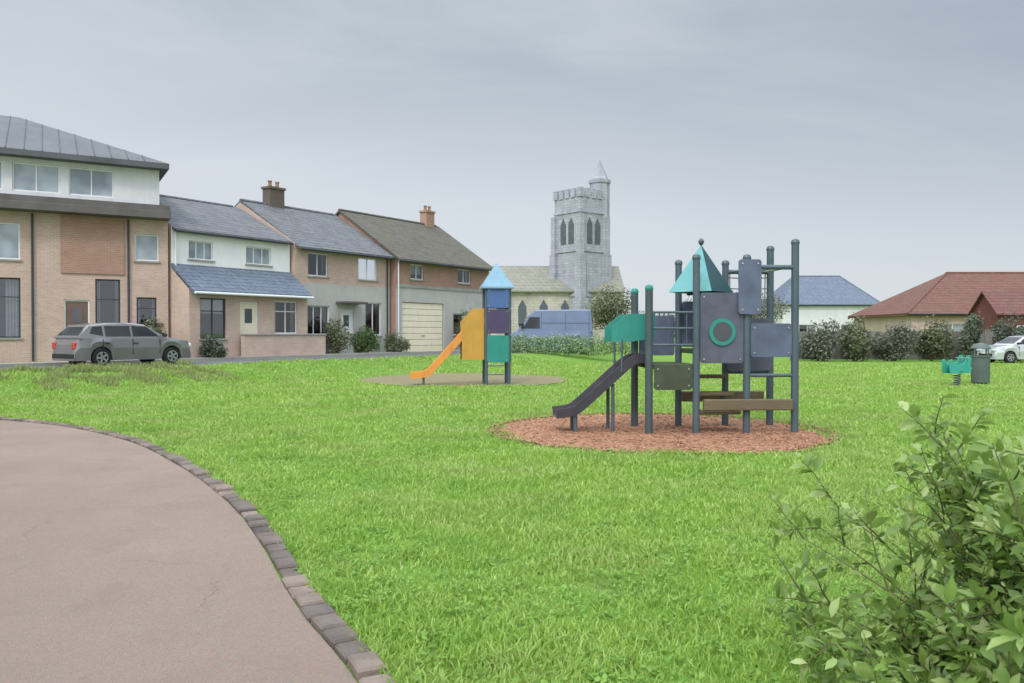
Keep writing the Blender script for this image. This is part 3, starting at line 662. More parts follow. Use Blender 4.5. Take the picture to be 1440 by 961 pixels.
for zz in (5.2, 9.6, 13.4): mb.box(-hw-.1, -hw-.1, zz, hw+.1, hw+.1, zz+.22)
for sx in (-1, 1):
    for sy in (-1, 1):
        for (h0, h1, q) in ((0, 5, .5), (5, 9.4, .38), (9.4, 13.2, .28)):
            cx, cy = sx*hw, sy*hw; mb.box(cx-q, cy-q, h0, cx+q, cy+q, h1)
tw = mb.build('tower', STONE, T)
mb = MB()
for k in range(5):
    q = -hw-.08+k*.83
    for side in range(4):
        if side == 0: mb.box(q, -hw-.1, 14.9, q+.5, -hw+.2, 15.8)
        elif side == 1: mb.box(q, hw-.2, 14.9, q+.5, hw+.1, 15.8)
        elif side == 2: mb.box(-hw-.1, q, 14.9, -hw+.2, q+.5, 15.8)
        else: mb.box(hw-.2, q, 14.9, hw+.1, q+.5, 15.8)
mb.build('battlements', STONE, tw)
tx, ty = hw*.95, -hw*.55
mb = MB().lathe([(1.0, 0), (1.0, 16.6), (1.12, 16.65), (1.12, 16.95), (.9, 17.0), (.05, 19.0)], 8, (tx, ty)); mb.build('stair_turret', STONE, T)
mb = MB()
LOUV = plain('louvre_slate', (.10, .11, .13), .8, .2, 2)
for rot in range(2):
    for k in (-.55, .55):
        poly = [(k-.36, 10.4), (k+.36, 10.4), (k+.36, 12.3), (k, 12.95), (k-.36, 12.3)]
        if rot == 0: mb.prism(poly, 'y', -hw-.05, -hw+.05)
        else: mb.prism(poly, 'x', -hw-.05, -hw+.05)
mb.build('belfry_opening', LOUV, tw)
NV = coursed('nave_stone', (.44, .40, .34))
nave = MB().box(-9.0, -1.5, 0, 4.0, 5.5, 5.9); nv = nave.build('nave', NV, T, rot=(0, 0, math.radians(-38)))
LICH = tiles('lichen_slate', (.19, .185, .145), (.23, .22, .18), .5, .35, mossamt=.4)
MB().prism([(-1.9, 5.75), (2.0, 8.5), (5.9, 5.75), (5.9, 5.6), (2.0, 8.3), (-1.9, 5.6)], 'x', -9.2, 4.2).build('nave_roof', LICH, nv)
for k in range(5):
    x = -8.0+k*2.1; MB().prism([(x-.4, 2.4), (x+.4, 2.4), (x+.4, 4.2), (x, 4.9), (x-.4, 4.2)], 'y', -1.56, -1.44).build('nave_window', LOUV, nv)

# --- houses on the right
def bungalow(name, label, px0, px1, Y, ze, zr, D, roofm, wallm, hip=3.4, rz=0, ch=None, wins=()):
    xa, xb = gx(px0, Y), gx(px1, Y); L_ = xb-xa; T = thing(name, label, 'house', (xa, Y, 0), rz)
    ops = list(wins); wall_sheet(L_, ze, ops, wallm, T)
    MB().add([(0, 0, 0), (0, D, 0), (0, D, ze), (0, 0, ze)], [(0, 1, 2, 3)]).add([(L_, 0, 0), (L_, D, 0), (L_, D, ze), (L_, 0, ze)], [(0, 1, 2, 3)]).add([(0, D, 0), (L_, D, 0), (L_, D, ze), (0, D, ze)], [(0, 1, 2, 3)]).build('side_wall', wallm, T)
    for o in ops: window(T, *o, 0, WHITE, GLASS, nx=2)
    e = .4; mb = MB(); a, b, c, d_ = -e, L_+e, -e, D+e; ym = D/2
    mb.add([(a, c, ze), (b, c, ze), (b, d_, ze), (a, d_, ze), (a+hip, ym, zr), (b-hip, ym, zr)], [(0, 1, 5, 4), (1, 2, 5), (2, 3, 4, 5), (3, 0, 4)]).box(a+.02, c+.02, ze-.18, b-.02, d_-.02, ze-.003)
    rf = mb.build('roof', roofm, T)
    MB().tube([(a+hip, ym, zr), (b-hip, ym, zr)], .09, 8).tube([(a, c, ze), (a+hip, ym, zr)], .08, 8).tube([(b, c, ze), (b-hip, ym, zr)], .08, 8).build('ridge_tiles', roofm, rf)
    MB().tube([(a, c-.05, ze-.06), (b, c-.05, ze-.06)], .06, 8).build('gutter', DGREY, T)
    if ch is not None:
        chimney(rf, ch[0], ch[1], ze, ch[2], .9, .7, BR_RED); pots(rf, ch[0], ch[1], ch[2], 2, .9)
    return T
bungalow('bungalow', 'red-tiled bungalow at far right behind the shrubs', 1280, 1600, 58, 3.05, 6.35, 9.5, REDT, BR_TAN, 5.6, wins=[(2.0, 1.0, 4.2, 2.3), (7, 1.0, 9.2, 2.3), (12, 1, 14, 2.3)])
WINE = plain('dark_red_boarding', (.16, .055, .05), .6, .2, 2)
T = thing('garden_shed', 'dark red boarded shed with pitched roof at right frame edge', 'shed', (gx(1395, 50), 49.5, 0))
mb = MB()
for i in range(17): mb.box(0, -.02-.004*(i % 2), .1+i*.17, 3.6, .1, .1+i*.17+.165)
mb.box(0, .1, 0, 3.6, 2.6, 3.0); mb.prism([(.0, 3.0), (1.3, 4.15), (2.6, 3.0)], 'x', .002, 3.598)
mb.build('wall', WINE, T)
MB().prism([(-.3, 2.83), (1.3, 4.3), (2.9, 2.83), (2.9, 2.73), (1.3, 4.2), (-.3, 2.73)], 'x', -.2, 3.8).build('roof', tiles('wine_tiles', (.13, .055, .05), (.16, .07, .06), .25, .2, mossamt=.3), T)
door(T, 1.2, 2.1, 2.1, -.1, DGREY)
bungalow('bungalow', 'blue-grey slate roofed house far off between play tower and red-roofed bungalow', 1100, 1235, 95, 5.0, 8.7, 9, SLATEB, REND_L, 3.2, wins=[(2, 1.2, 4, 2.6), (7, 1.2, 9, 2.6)])

# --- fence along the right, shrubs in front of it and trees behind
FENCE = wood('weathered_fence', (.20, .19, .165), (6, 6, .8))
T = thing('panel_fence', 'weathered grey wooden panel fence running behind the shrubs at right', 'fence', (gx(1112, 47), 47, 0), math.radians(-3))
nP = 9
for i in range(nP):
    mb = MB(); x = i*1.86
    for k in range(12): mb.box(x+.06+k*.148, -.012-.008*(k % 2), .06, x+.06+k*.148+.144, .008, 1.72)
    mb.box(x+.06, .009, .3, x+1.83, .05, .4).box(x+.06, .009, 1.4, x+1.83, .05, 1.5); mb.build('panel', FENCE, T)
for i in range(nP+1): MB().box(i*1.86-.05, -.05, -.1, i*1.86+.045, .05, 1.85, .008).build('post', FENCE, T)
G = 'shrubs along the wooden fence'
for i, (px, w_, h_, k, n, lab) in enumerate([
    (1150, 2.6, 2.4, 'grey', 3200, 'grey-green bushy shrub against the left end of the wooden fence'),
    (1206, 2.4, 2.75, 'olive', 3200, 'tall olive shrub, second from the left along the wooden fence'),
    (1258, 2.3, 2.2, 'grey', 2800, 'low rounded greyish shrub in the middle of the wooden fence'),
    (1312, 2.2, 2.6, 'olive', 2800, 'olive shrub below the left slope of the red roof'),
    (1362, 2.2, 2.7, 'dark', 3000, 'darkest green shrub along the fence, left of the pale car'),
    (1425, 2.4, 2.9, 'dark', 3200, 'tall dark shrub at right frame edge, behind the pale car')]):
    shrub('shrub', lab, 'shrub', gx(px, 46), 46+.35*math.sin(i*3), w_, h_, k, n, .085, 20+i, G, d=1.3)
G = 'trees behind the playgrounds'
for i, (px, Y, w_, h_, k, lab) in enumerate([
    (855, 62, 3.2, 4.9, 'olive', 'small olive-brown tree beside the nave below the church tower'),
    (1060, 70, 5.0, 5.2, 'grey', 'grey-green tree seen between the posts of the climbing tower'),
    (1000, 66, 4.4, 4.6, 'dark', 'dark tree seen behind the climbing tower panels')]):
    shrub('tree', lab, 'tree', gx(px, Y), Y, w_, h_, k, 4200, .10, 40+i, G, trunk=1.2)
G = 'shrubs in front of the houses'
for i, (s_, n_, w_, h_, k, lab) in enumerate([
    (5.3, .75, 1.3, 1.75, 'olive', 'olive shrub against the tall brick building'),
    (7.35, 1.75, .95, 1.0, 'dark', 'low dark shrub below the window beside the lean-to'),
    (14.8, .95, 1.5, 2.0, 'olive', 'rounded olive shrub under the left window of the grey house'),
    (16.9, 1.0, 1.4, 1.6, 'green', 'green shrub right of the grey house door'),
    (18.5, 1.5, 1.3, 1.2, 'olive', 'low olive shrub left of the cream garage door'),
    (24.6, 1.6, 1.2, 2.6, 'green', 'tall green shrub right of the cream garage door')]):
    p = F3(s_, n_); shrub('shrub', lab, 'shrub', p.x, p.y, w_, h_, k, 2200, .06, 60+i, G)
# low garden wall, hedge, van
T = thing('garden_wall', 'low pinkish brick garden wall with stone coping before the white-walled house', 'wall', F3(8.9, 1.55), UA)
MB().box(0, -.115, 0, 4.6, .115, 1.02).build('brickwork', BR_TAN, T); MB().box(-.03, -.16, 1.022, 4.63, .16, 1.1, .012).build('coping', PAVE, T)
T = thing('hedge', 'clipped pale green hedge in front of the blue van', 'hedge', (gx(800, 45), 45, .34), math.radians(2))
lob = [(-3.2+i*.6, .05*math.sin(i*2), .62, .5, .45, .62+.05*math.sin(i*1.7)) for i in range(12)]
npmesh('foliage', leaf_cloud(lob, 6500, .06, 90), [(0, 1, 2, 3)], LEAF['pale'], T)
MB().tube([(-3.2, 0, .02), (-3.2, 0, .5)], .03, 6).tube([(0, 0, .02), (0, 0, .5)], .03, 6).tube([(3.2, 0, .02), (3.2, 0, .5)], .03, 6).build('stem', BARK, T)

# --- vehicles
TYRE = plain('tyre_rubber', (.02, .02, .02), .85, .2, 5, dirt=False); RIM = plain('alloy_rim', (.42, .43, .44), .35, .1, 5, metal=.8, dirt=False)
LAMP = glass('headlight_glass', (.45, .47, .5), .08, (.7, .72, .75)); RED_L = glass('tail_light_glass', (.25, .01, .01), .1, (.4, .03, .02))
TRIM = plain('black_trim', (.025, .025, .027), .5, .2, 4, dirt=False); PLATE = plain('number_plate', (.7, .7, .66), .5, .05, 4)
CARGLASS = glass('car_glass', (.012, .014, .018), .06, (.03, .032, .036)); CARGLASS.node_tree.nodes['Principled BSDF'].inputs['Specular IOR Level'].default_value = .4
def carpaint(name, c):
    t = NT(name); v = t.coord(); n = t.noise(v, 1.5, 5, .6)
    t.base(t.ramp(n, [(.3, mul(c, .82)), (.7, c)])); t.rough(.28); t.b.inputs['Metallic'].default_value = .25
    t.b.inputs['Coat Weight'].default_value = .6; t.b.inputs['Coat Roughness'].default_value = .05; return t.m
def wheel(T, x, y, r, s):
    w_ = MB(); wd = .1
    prof = [(r*.62, -wd), (r*.92, -wd), (r, -wd*.7), (r, wd*.7), (r*.92, wd), (r*.62, wd)]
    rings = [[(x+rr*math.cos(2*PI*k/24), y+zz, r+rr*math.sin(2*PI*k/24)) for k in range(24)] for rr, zz in prof]; w_.loft(rings, caps=True)
    o = w_.build('wheel', TYRE, T, smooth=False)
    m2 = MB(); yy = y+s*(wd+.004)
    for k in range(5):
        a = 2*PI*k/5; m2.prism([(x+r*.1*math.cos(a-.9), r+r*.1*math.sin(a-.9)), (x+r*.58*math.cos(a-.2), r+r*.58*math.sin(a-.2)), (x+r*.58*math.cos(a+.2), r+r*.58*math.sin(a+.2)), (x+r*.1*math.cos(a+.9), r+r*.1*math.sin(a+.9))], 'y', yy, yy+s*.012)
    ring = [[(x+rr*math.cos(2*PI*k/24), yy+dy, r+rr*math.sin(2*PI*k/24)) for k in range(24)] for rr, dy in ((r*.63, 0), (r*.63, s*.015), (r*.54, s*.015), (r*.54, 0))]
    m2.loft(ring, caps=False); m2.build('rim', RIM, o)
def vehicle(name, label, cat, loc, rz, paint, kind='car', group=None):
    T = thing(name, label, cat, loc, rz, group)
    if kind == 'car':
        L_, W, r, wb = 4.2, .88, .315, (.82, 3.35)
        low = [(0, .33), (.03, .62), (.12, .86), (.95, .98), (4.05, 1.0), (4.17, .75), (4.2, .36)]
        cab = [(.98, .975), (1.75, 1.43), (2.3, 1.49), (3.1, 1.475), (3.72, 1.40), (4.10, .995)]; wr = .67
    else:
        L_, W, r, wb = 5.3, .99, .35, (.95, 4.2)
        low = [(0, .38), (.04, .75), (.15, 1.02), (.75, 1.28), (5.22, 1.3), (5.28, .9), (5.3, .4)]
        cab = [(.78, 1.275), (1.5, 2.2), (1.85, 2.52), (5.1, 2.55), (5.22, 1.295)]; wr = .86
    # lower hull with wheel arches: side polygon sampled along x
    def arch(x):
        zb = .22 if kind == 'car' else .3
        for c in wb:
            dd = abs(x-c); R_ = r+.06
            if dd < R_: zb = max(zb, r+math.sqrt(R_*R_-dd*dd))
        return zb
    def top(x, pr):
        for (a, za), (b, zb) in zip(pr, pr[1:]):
            if a <= x <= b: return za+(zb-za)*(x-a)/(b-a+1e-9)
        return pr[-1][1]
    xs = sorted({q[0] for q in low}|{i*L_/60 for i in range(61)}|{c+sg*(r+.06) for c in wb for sg in (-1, 1)})
    rings = []
    for x in xs:
        zt = top(x, low); zb = min(arch(x), zt-.04); e = min(x, L_-x); pin = .14*max(0, 1-e/.5)**2
        w0, w1, w2 = W-.04-pin, W-pin, W-.05-pin
        zm = zb+(zt-zb)*.55
        rings.append([(x, -w0, zb), (x, -w1, zm), (x, -w2, zt-.03), (x, -w2+.06, zt), (x, w2-.06, zt), (x, w2, zt-.03), (x, w1, zm), (x, w0, zb)])
    MB().loft(rings).build('body', paint, T, smooth=False)
    rings = []
    cxs = sorted({q[0] for q in cab}|{cab[0][0]+(cab[-1][0]-cab[0][0])*i/24 for i in range(25)})
    zb0 = cab[0][1]-.02
    for x in cxs:
        zt = max(top(x, cab), zb0+.01); f = min(1, (zt-zb0)/(.5 if kind == 'car' else 1.2)); wt = W-.06+(wr-W+.06)*f
        rings.append([(x, -(W-.06), zb0), (x, -wt, zt-.05*f), (x, -wt+.09, zt), (x, wt-.09, zt), (x, wt, zt-.05*f), (x, W-.06, zb0)])
    MB().loft(rings).build('cabin', paint, T)
    # glazing a little proud of the cabin
    def side(x, z_, s, proud=.006):
        zt = max(top(x, cab), zb0+.01); f = min(1, (zt-zb0)/(.5 if kind == 'car' else 1.2)); wt = W-.06+(wr-W+.06)*f
        q = min(1, max(0, (z_-zb0)/(zt-.05*f-zb0))); return (x, s*((W-.06)+(wt-W+.06)*q+proud), z_)
    sidew = [[(1.3, 1.02), (2.25, 1.02), (2.25, 1.38), (1.72, 1.36)], [(2.33, 1.02), (3.2, 1.02), (3.2, 1.37), (2.33, 1.38)], [(3.28, 1.04), (3.72, 1.12), (3.6, 1.34), (3.28, 1.365)]] if kind == 'car' else [[(1.1, 1.42), (2.1, 1.42), (2.1, 2.1), (1.5, 2.1)]]
    for s in (-1, 1):
        for q in sidew:
            v = [side(x, z_, s) for x, z_ in q]; MB().add(v, [tuple(range(len(v)))]).build('side_window', CARGLASS, T)
    def front(x0, x1, shrink, nm):
        z0, z1 = top(x0, cab), top(x1, cab); dx, dz = x1-x0, z1-z0; l_ = math.hypot(dx, dz); nx_, nz_ = -dz/l_*.008, dx/l_*.008
        if nz_ < 0 or nm == 'rear_window': nx_, nz_ = abs(dz)/l_*.008, abs(dx)/l_*.008
        w0 = W-.2; w1 = wr-.13
        MB().add([(x0+nx_, -w0, z0+nz_), (x0+nx_, w0, z0+nz_), (x1+nx_, w1, z1+nz_), (x1+nx_, -w1, z1+nz_)], [(0, 1, 2, 3)]).build(nm, CARGLASS, T)
    if kind == 'car':
        front(1.12, 1.7, 0, 'windscreen'); front(4.04, 3.78, 0, 'rear_window')
    else: front(.95, 1.47, 0, 'windscreen')
    if kind != 'car':
        for s in (-1, 1):
            for x in (2.2, 3.6, 5.0): MB().tube([side(x, 1.33, s, 0), side(x, 2.4, s, 0)], .009, 5).build('shut_line', TRIM, T)
            MB().tube([side(2.25, 1.75, s, .004), side(5.1, 1.75, s, .004)], .014, 6).build('door_rail', TRIM, T)
    for s in (-1, 1):
        for x in ((1.3, 2.29, 3.32) if kind == 'car' else (1.15, 2.2, 3.6)):
            MB().box(x-.006, s*(W-.01)-.012, .42, x+.006, s*(W-.01)+.012, .93).build('shut_line', TRIM, T)
        for x in ((2.1, 3.1) if kind == 'car' else (2.05,)): MB().box(x, s*(W+.005)-.012, .78, x+.16, s*(W+.005)+.012, .81).build('door_handle', TRIM, T)
    for c in wb:
        for s in (-1, 1): wheel(T, c, s*(W-.12), r, s)
    zl = .7 if kind == 'car' else .85
    for s in (-1, 1):
        MB().box(-.005, s*.6-.16, zl-.07, .2, s*.6+.16, zl+.07, .03).build('headlight', LAMP, T)
        MB().box(L_-.14, s*.64-.1, zl-.1, L_+.006, s*.64+.1, zl+.13, .02).build('tail_light', RED_L, T)
        MB().box(1.12 if kind == 'car' else 1.0, s*(W+.09)-.09, 1.0 if kind == 'car' else 1.42, 1.24 if kind == 'car' else 1.14, s*(W+.09)+.09, 1.13 if kind == 'car' else 1.75, .03).build('wing_mirror', TRIM, T)
    MB().box(-.02, -.55, .36, .1, .55, .52, .02).build('grille', TRIM, T)
    MB().box(-.028, -.26, .5, -.018, .26, .61).build('number_plate', PLATE, T)
    MB().box(L_-.05, -.7, .3, L_+.03, .7, .45, .02).build('rear_bumper', TRIM, T)
    return T
p = F3(4.6, 3.6)
vehicle('parked_car', 'grey hatchback parked on the road before the tall brick building', 'car', p, UA+PI, carpaint('silver_paint', (.19, .185, .185)), group='parked cars')
vehicle('parked_car', 'pale grey hatchback parked before the shrubs at right frame edge', 'car', (gx(1392, 43), 43.4, 0), math.radians(4), carpaint('pale_grey_paint', (.52, .54, .55)), group='parked cars')
vehicle('panel_van', 'blue panel van parked behind the pale hedge below the church', 'van', (gx(708, 47.5), 47.5, .46), math.radians(3), carpaint('blue_van_paint', (.14, .18, .28)), 'van')

# ------------------------------------------------------------------ play equipment
POST = plain('dark_blue_grey_metal', (.085, .115, .135), .45, .2, 3, metal=.2); POSTG = plain('dark_green_grey_metal', (.075, .10, .105), .45, .2, 3, metal=.2)
TEAL = plain('teal_panel', (.035, .23, .185), .4, .12, 2.5); TEAL_R = plain('teal_roof', (.13, .33, .33), .45, .15, 2.5)
PAN = plain('slate_blue_panel', (.105, .125, .18), .5, .3, 2.5); PAN_D = plain('dark_grey_panel', (.10, .105, .14), .5, .3, 2.5)
DECK = plain('deck_plate', (.06, .075, .045), .8, .25, 5); ROPE = plain('grey_rope', (.19, .18, .16), .9, .25, 30, dirt=False)
SLIDE = plain('grey_slide_steel', (.06, .055, .065), .4, .3, 3, metal=.2); LOG = wood('play_timber', (.16, .125, .075))
BLUE = plain('blue_panel', (.075, .13, .30), .4, .1, 2.5); LBLUE = plain('light_blue_roof', (.20, .33, .42), .45, .12, 2.5); PURP = plain('purple_panel', (.075, .055, .11), .4, .1, 2.5)
ORANGE = plain('orange_plastic', (.66, .27, .06), .35, .12, 2.5); YEL = plain('amber_panel', (.50, .27, .055), .4, .12, 2.5)
TP = thing('climbing_tower', 'blue-grey climbing tower with teal roof and dark slide standing on bark oval', 'play tower', (3.33, 13.5, 0), math.radians(4))
PX = [-1.15, -.37, .47, 1.28]; PH = [2.36, 2.86, 2.86, 3.12]; hy = .52
for i, (x, h) in enumerate(zip(PX, PH)):
    for y in (-hy, hy):
        p_ = MB().tube([(x, y, -.1), (x, y, h)], .062 if i in (0, 3) else .058, 14).build('post', POSTG if i == 0 else POST, TP, smooth=False)
        MB().lathe([(.066, h-.02), (.07, h+.01), (.055, h+.05), (.01, h+.07)], 14, (x, y)).build('cap', TEAL if i == 0 else POST, p_)
def panel(name, x0, x1, z0, z1, y, m, th=.022, r=.05, parent=None):
    n = 5; pts = []
    for cx, cz, a0 in ((x1-r, z1-r, 0), (x0+r, z1-r, 90), (x0+r, z0+r, 180), (x1-r, z0+r, 270)):
        for k in range(n+1):
            a = math.radians(a0+90*k/n); pts.append((cx+r*math.cos(a), cz+r*math.sin(a)))
    o = MB().prism(pts, 'y', y-th/2, y+th/2).build(name, m, parent or TP, bevel=.004)
    for bx_ in (x0+.06, x1-.06):
        for bz_ in (z0+.07, z1-.07): 
            sg = -1 if y < 0 else 1; MB().prism([(bx_+.016*math.cos(k*PI/4), bz_+.016*math.sin(k*PI/4)) for k in range(8)], 'y', min(y+sg*th/2, y+sg*(th/2+.012)), max(y+sg*th/2, y+sg*(th/2+.012))).build('bolt', STEEL, o)
    return o
# decks
MB().box(-1.12, -.5, 1.06, -.39, .5, 1.14, .01).build('deck', DECK, TP); MB().box(-.35, -.5, 1.3, .45, .5, 1.38, .01).build('deck', DECK, TP)
panel('skirt_panel', -1.07, -.44, .72, 1.13, -hy-.02, DECK)
# guard panels of the roofed bay
o = panel('guard_panel', -.31, .41, 1.15, 2.3, -hy-.01, PAN_D); ring = MB()
rg = [[(.05+rr*math.cos(2*PI*k/28), -hy-.01+dy, 1.66+rr*math.sin(2*PI*k/28)) for k in range(28)] for rr, dy in ((.22, -.013), (.22, -.04), (.16, -.04), (.16, -.013))]
ring.loft(rg, caps=False).build('porthole_ring', TEAL, o)
MB().prism([(.05+.16*math.cos(2*PI*k/28), 1.66+.16*math.sin(2*PI*k/28)) for k in range(28)], 'y', -hy-.04, -hy-.022).build('porthole', CARG2, o)
panel('guard_panel', -.31, .41, 1.4, 2.2, hy+.01, PAN); panel('guard_panel', -1.07, -.44, 1.25, 1.95, hy+.01, PAN)
o = panel('side_board', .30, .68, 1.95, 2.84, -hy-.085, PAN); o['label'] = 'upright slate blue board beside the roof'
# rails on the open bay
for z_ in (1.45, 1.72, 1.98): MB().tube([(-1.15, -hy, z_), (-.37, -hy, z_)], .02, 8).build('rail', POST, TP)
for k in range(4): MB().tube([(-.98+k*.15, -hy, 1.45), (-.98+k*.15, -hy, 1.98)], .011, 6).build('bar', POST, TP)
# pyramid roof turned corner-on
hw_ = .5; c_ = -.13; zb, zt = 2.33, 3.14
mb = MB(); q = [(c_-hw_*1.12, 0), (c_, -hw_*1.12), (c_+hw_*1.12, 0), (c_, hw_*1.12)]
for i in range(4):
    a, b = q[i], q[(i+1) % 4]
    mb.add([(a[0], a[1], zb), (b[0], b[1], zb), (c_, 0, zt), (a[0]*.94+c_*.06, a[1]*.94, zb-.004), (b[0]*.94+c_*.06, b[1]*.94, zb-.004), (c_, 0, zt-.06)], [(0, 1, 2), (4, 3, 5), (0, 3, 4, 1)])
rf = mb.build('roof', TEAL_R, TP); rf.data.materials.append(plain('shaded_teal_roof', (.022, .065, .075), .45, .15, 2.5))
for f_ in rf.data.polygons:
    if f_.center.x > c_ : f_.material_index = 1  # right-hand faces get a darker teal that paints them in shade
MB().lathe([(.012, zt-.02), (.045, zt+.02), (.05, zt+.06), (.02, zt+.1)], 12, (c_, 0)).build('finial', POST, rf)
MB().box(-.37, -.03, 2.28, .47, .03, 2.325).build('roof_beam', POST, TP)
# overhead beams and the climbing net on the right bay
for y in (-hy, hy):
    MB().tube([(.47, y, 2.72), (1.28, y, 2.72)], .04, 10).build('beam', POST, TP)
    MB().tube([(.47, y, .95), (1.28, y, .95)], .03, 10).build('beam', POST, TP)
for k in range(4): MB().tube([(.6+k*.19, -hy, 2.72), (.6+k*.19, hy, 2.72)], .018, 8).build('monkey_bar', STEEL, TP)
mb = MB()
for k in range(5): x = .55+k*.16; mb.tube([(x, hy, 2.7), (x+.02*math.sin(k), hy, 1.8), (x, hy, .96)], .011, 5)
for k in range(9): z_ = 1.1+k*.19; mb.tube([(.47, hy, z_), (.87, hy+.015, z_-.015), (1.28, hy, z_)], .011, 5)
mb.build('climbing_net', ROPE, TP)
panel('guard_panel', .53, 1.22, 1.25, 1.8, -hy-.01, PAN); panel('guard_panel', .47, 1.28, .98, 1.9, hy-.06, PAN_D)
# low timber beams and steps beneath
for (x0, x1, y, z_) in ((-.28, 1.2, -hy-.1, .48), (-.28, 1.2, hy+.1, .52)):
    MB().box(x0, y-.05, z_-.09, x1, y+.05, z_+.09, .015).build('timber_beam', LOG, TP)
for k in range(3): MB().box(-.27+.0*k, -.42+.32*k, .3+.28*k, .42, -.14+.32*k, .36+.28*k, .012).build('step', LOG, TP)
# slide
sl = [(-1.12, 1.17), (-1.3, 1.15), (-1.5, 1.0), (-2.15, .42), (-2.35, .30), (-2.62, .26)]
def chute(T, line, m, y0, wid, lip, axis=(1, 0), org=(0, 0), th=.02, lipm=None):
    mb = MB(); rings = []
    for i, (x, z_) in enumerate(line):
        a = line[max(i-1, 0)]; b = line[min(i+1, len(line)-1)]; dx, dz = b[0]-a[0], b[1]-a[1]; l_ = math.hypot(dx, dz); nx_, nz_ = dz/l_, -dx/l_
        if nz_ < 0: nx_, nz_ = -nx_, -nz_
        h = wid/2; prof = [(-h, lip), (-h+.03, lip), (-h+.05, 0.0), (h-.05, 0.0), (h-.03, lip), (h, lip), (h, -th), (-h, -th)]
        rings.append([(org[0]+(x+nx_*q)*axis[0]-(y0+y)*axis[1], org[1]+(x+nx_*q)*axis[1]+(y0+y)*axis[0], z_+nz_*q) for y, q in prof])
    return mb.loft(rings).build('slide', m, T)
s_ = chute(TP, smooth_curve([Vector(p) for p in sl], 5), SLIDE, 0, .56, .13)
for y in (-.3, .3):
    pts = [(-1.0, 1.56), (-1.0, 1.96), (-1.45, 1.96), (-1.72, 1.74), (-1.72, 1.5), (-1.4, 1.5)]
    MB().prism(pts, 'y', y-.012, y+.012).build('slide_hood_panel', TEAL, s_)
    MB().tube([(-1.55, y, 1.0), (-1.55, y, 1.55)], .018, 8).build('hood_bracket', POST, s_)
    MB().tube([(-2.3, y*.7, -.05), (-2.3, y*.7, .29)], .03, 8).build('slide_leg', POST, s_)
    MB().tube([(-1.68, y*.7, -.05), (-1.68, y*.7, .8)], .03, 8).build('slide_leg', POST, s_)

# small multi-coloured tower with an orange slide
TQ = thing('toddler_tower', 'small blue, purple and teal play tower with light blue roof and orange slide', 'play tower', (gx(698, 25.3), 25.3, 0), math.radians(8))
hw_ = .36
for sx in (-1, 1):
    for sy in (-1, 1): MB().tube([(sx*hw_, sy*hw_, -.1), (sx*hw_, sy*hw_, 3.1)], .05, 12).build('post', POST, TQ)
for z0, z1, m, lab in ((2.42, 3.04, BLUE, 'blue panel'), (1.62, 2.38, PURP, 'purple panel'), (.72, 1.56, TEAL, 'teal panel')):
    for y in (-hw_-.05, hw_+.05): o = panel('side_panel', -hw_+.02, hw_-.02, z0, z1, y, m, parent=TQ); o['label'] = lab
    o = MB().box(hw_+.052, -hw_+.02, z0, hw_+.072, hw_-.02, z1).build('side_panel', m, TQ); o['label'] = lab
MB().box(-hw_+.05, -hw_+.03, 1.86, hw_-.05, hw_-.03, 1.94).build('deck', DECK, TQ)
mb = MB(); e = .5; q = [(-e, -e), (e, -e), (e, e), (-e, e)]
for i in range(4):
    a, b = q[i], q[(i+1) % 4]; mb.add([(*a, 3.08), (*b, 3.08), (0, 0, 3.86)], [(0, 1, 2)])
mb.box(-e, -e, 3.03, e, e, 3.077); mb.build('roof', LBLUE, TQ)
s_ = chute(TQ, smooth_curve([Vector(p) for p in [(-.36, 1.96), (-.6, 1.93), (-.85, 1.72), (-1.95, .5), (-2.2, .3), (-2.7, .24)]], 5), ORANGE, 0, .58, .17)
for y in (-.3, .3):
    MB().prism([(-.42, .8), (-.42, 2.4), (-.75, 2.4), (-1.12, 2.0), (-1.12, .8)], 'y', y-.015, y+.015).build('slide_hood_panel', YEL, s_)
    MB().tube([(-2.3, y*.7, -.05), (-2.3, y*.7, .30)], .03, 8).build('slide_leg', POST, s_)
for k in range(6): MB().tube([(-.3, hw_+.08, .3+k*.28), (.3, hw_+.08, .3+k*.28)], .02, 8).build('rung', STEEL, TQ)

# spring rider and litter bin on the right
T = thing('spring_rider', 'small teal spring rider on the grass at right', 'spring rider', (gx(1346, 24.5), 24.5, 0), math.radians(20))
mb = MB(); pts = []
for k in range(61): a = k/60*5*2*PI; pts.append((.1*math.cos(a), .1*math.sin(a), .03+.34*k/60))
mb.tube(pts, .016, 6).build('spring', POST, T); MB().box(-.16, -.16, 0, .16, .16, .03).build('base_plate', POST, T)
poly = [(-.42, .40), (.38, .40), (.46, .55), (.40, .62), (.44, .86), (.36, .96), (.24, .94), (.16, .74), (-.06, .66), (-.24, .70), (-.36, .84), (-.48, .80), (-.46, .58)]
b_ = MB()
for y in (-.13, .13): b_.prism(poly, 'y', y-.012, y+.012)
b_.build('body', plain('bright_teal_plastic', (.05, .34, .26), .35, .1, 3), T, bevel=.004)
MB().box(-.22, -.14, .58, .12, .14, .63, .015).build('seat', TRIM, T); MB().tube([(.24, -.24, .86), (.24, .24, .86)], .018, 8).build('handle', STEEL, T); MB().tube([(.0, -.24, .47), (.0, .24, .47)], .018, 8).build('footrest', STEEL, T)
T = thing('litter_bin', 'dark grey-green litter bin standing right of the teal spring rider', 'bin', (gx(1379, 25.2), 25.2, 0))
BINM = plain('bin_metal', (.10, .125, .11), .5, .2, 3)
mb = MB(); mb.lathe([(.24, .06), (.26, .08), (.27, .86), (.285, .88), (.285, .93)], 20); mb.build('body', BINM, T)
MB().lathe([(.29, 1.14), (.29, 1.17), (.2, 1.28), (.02, 1.33)], 20).build('lid', BINM, T)
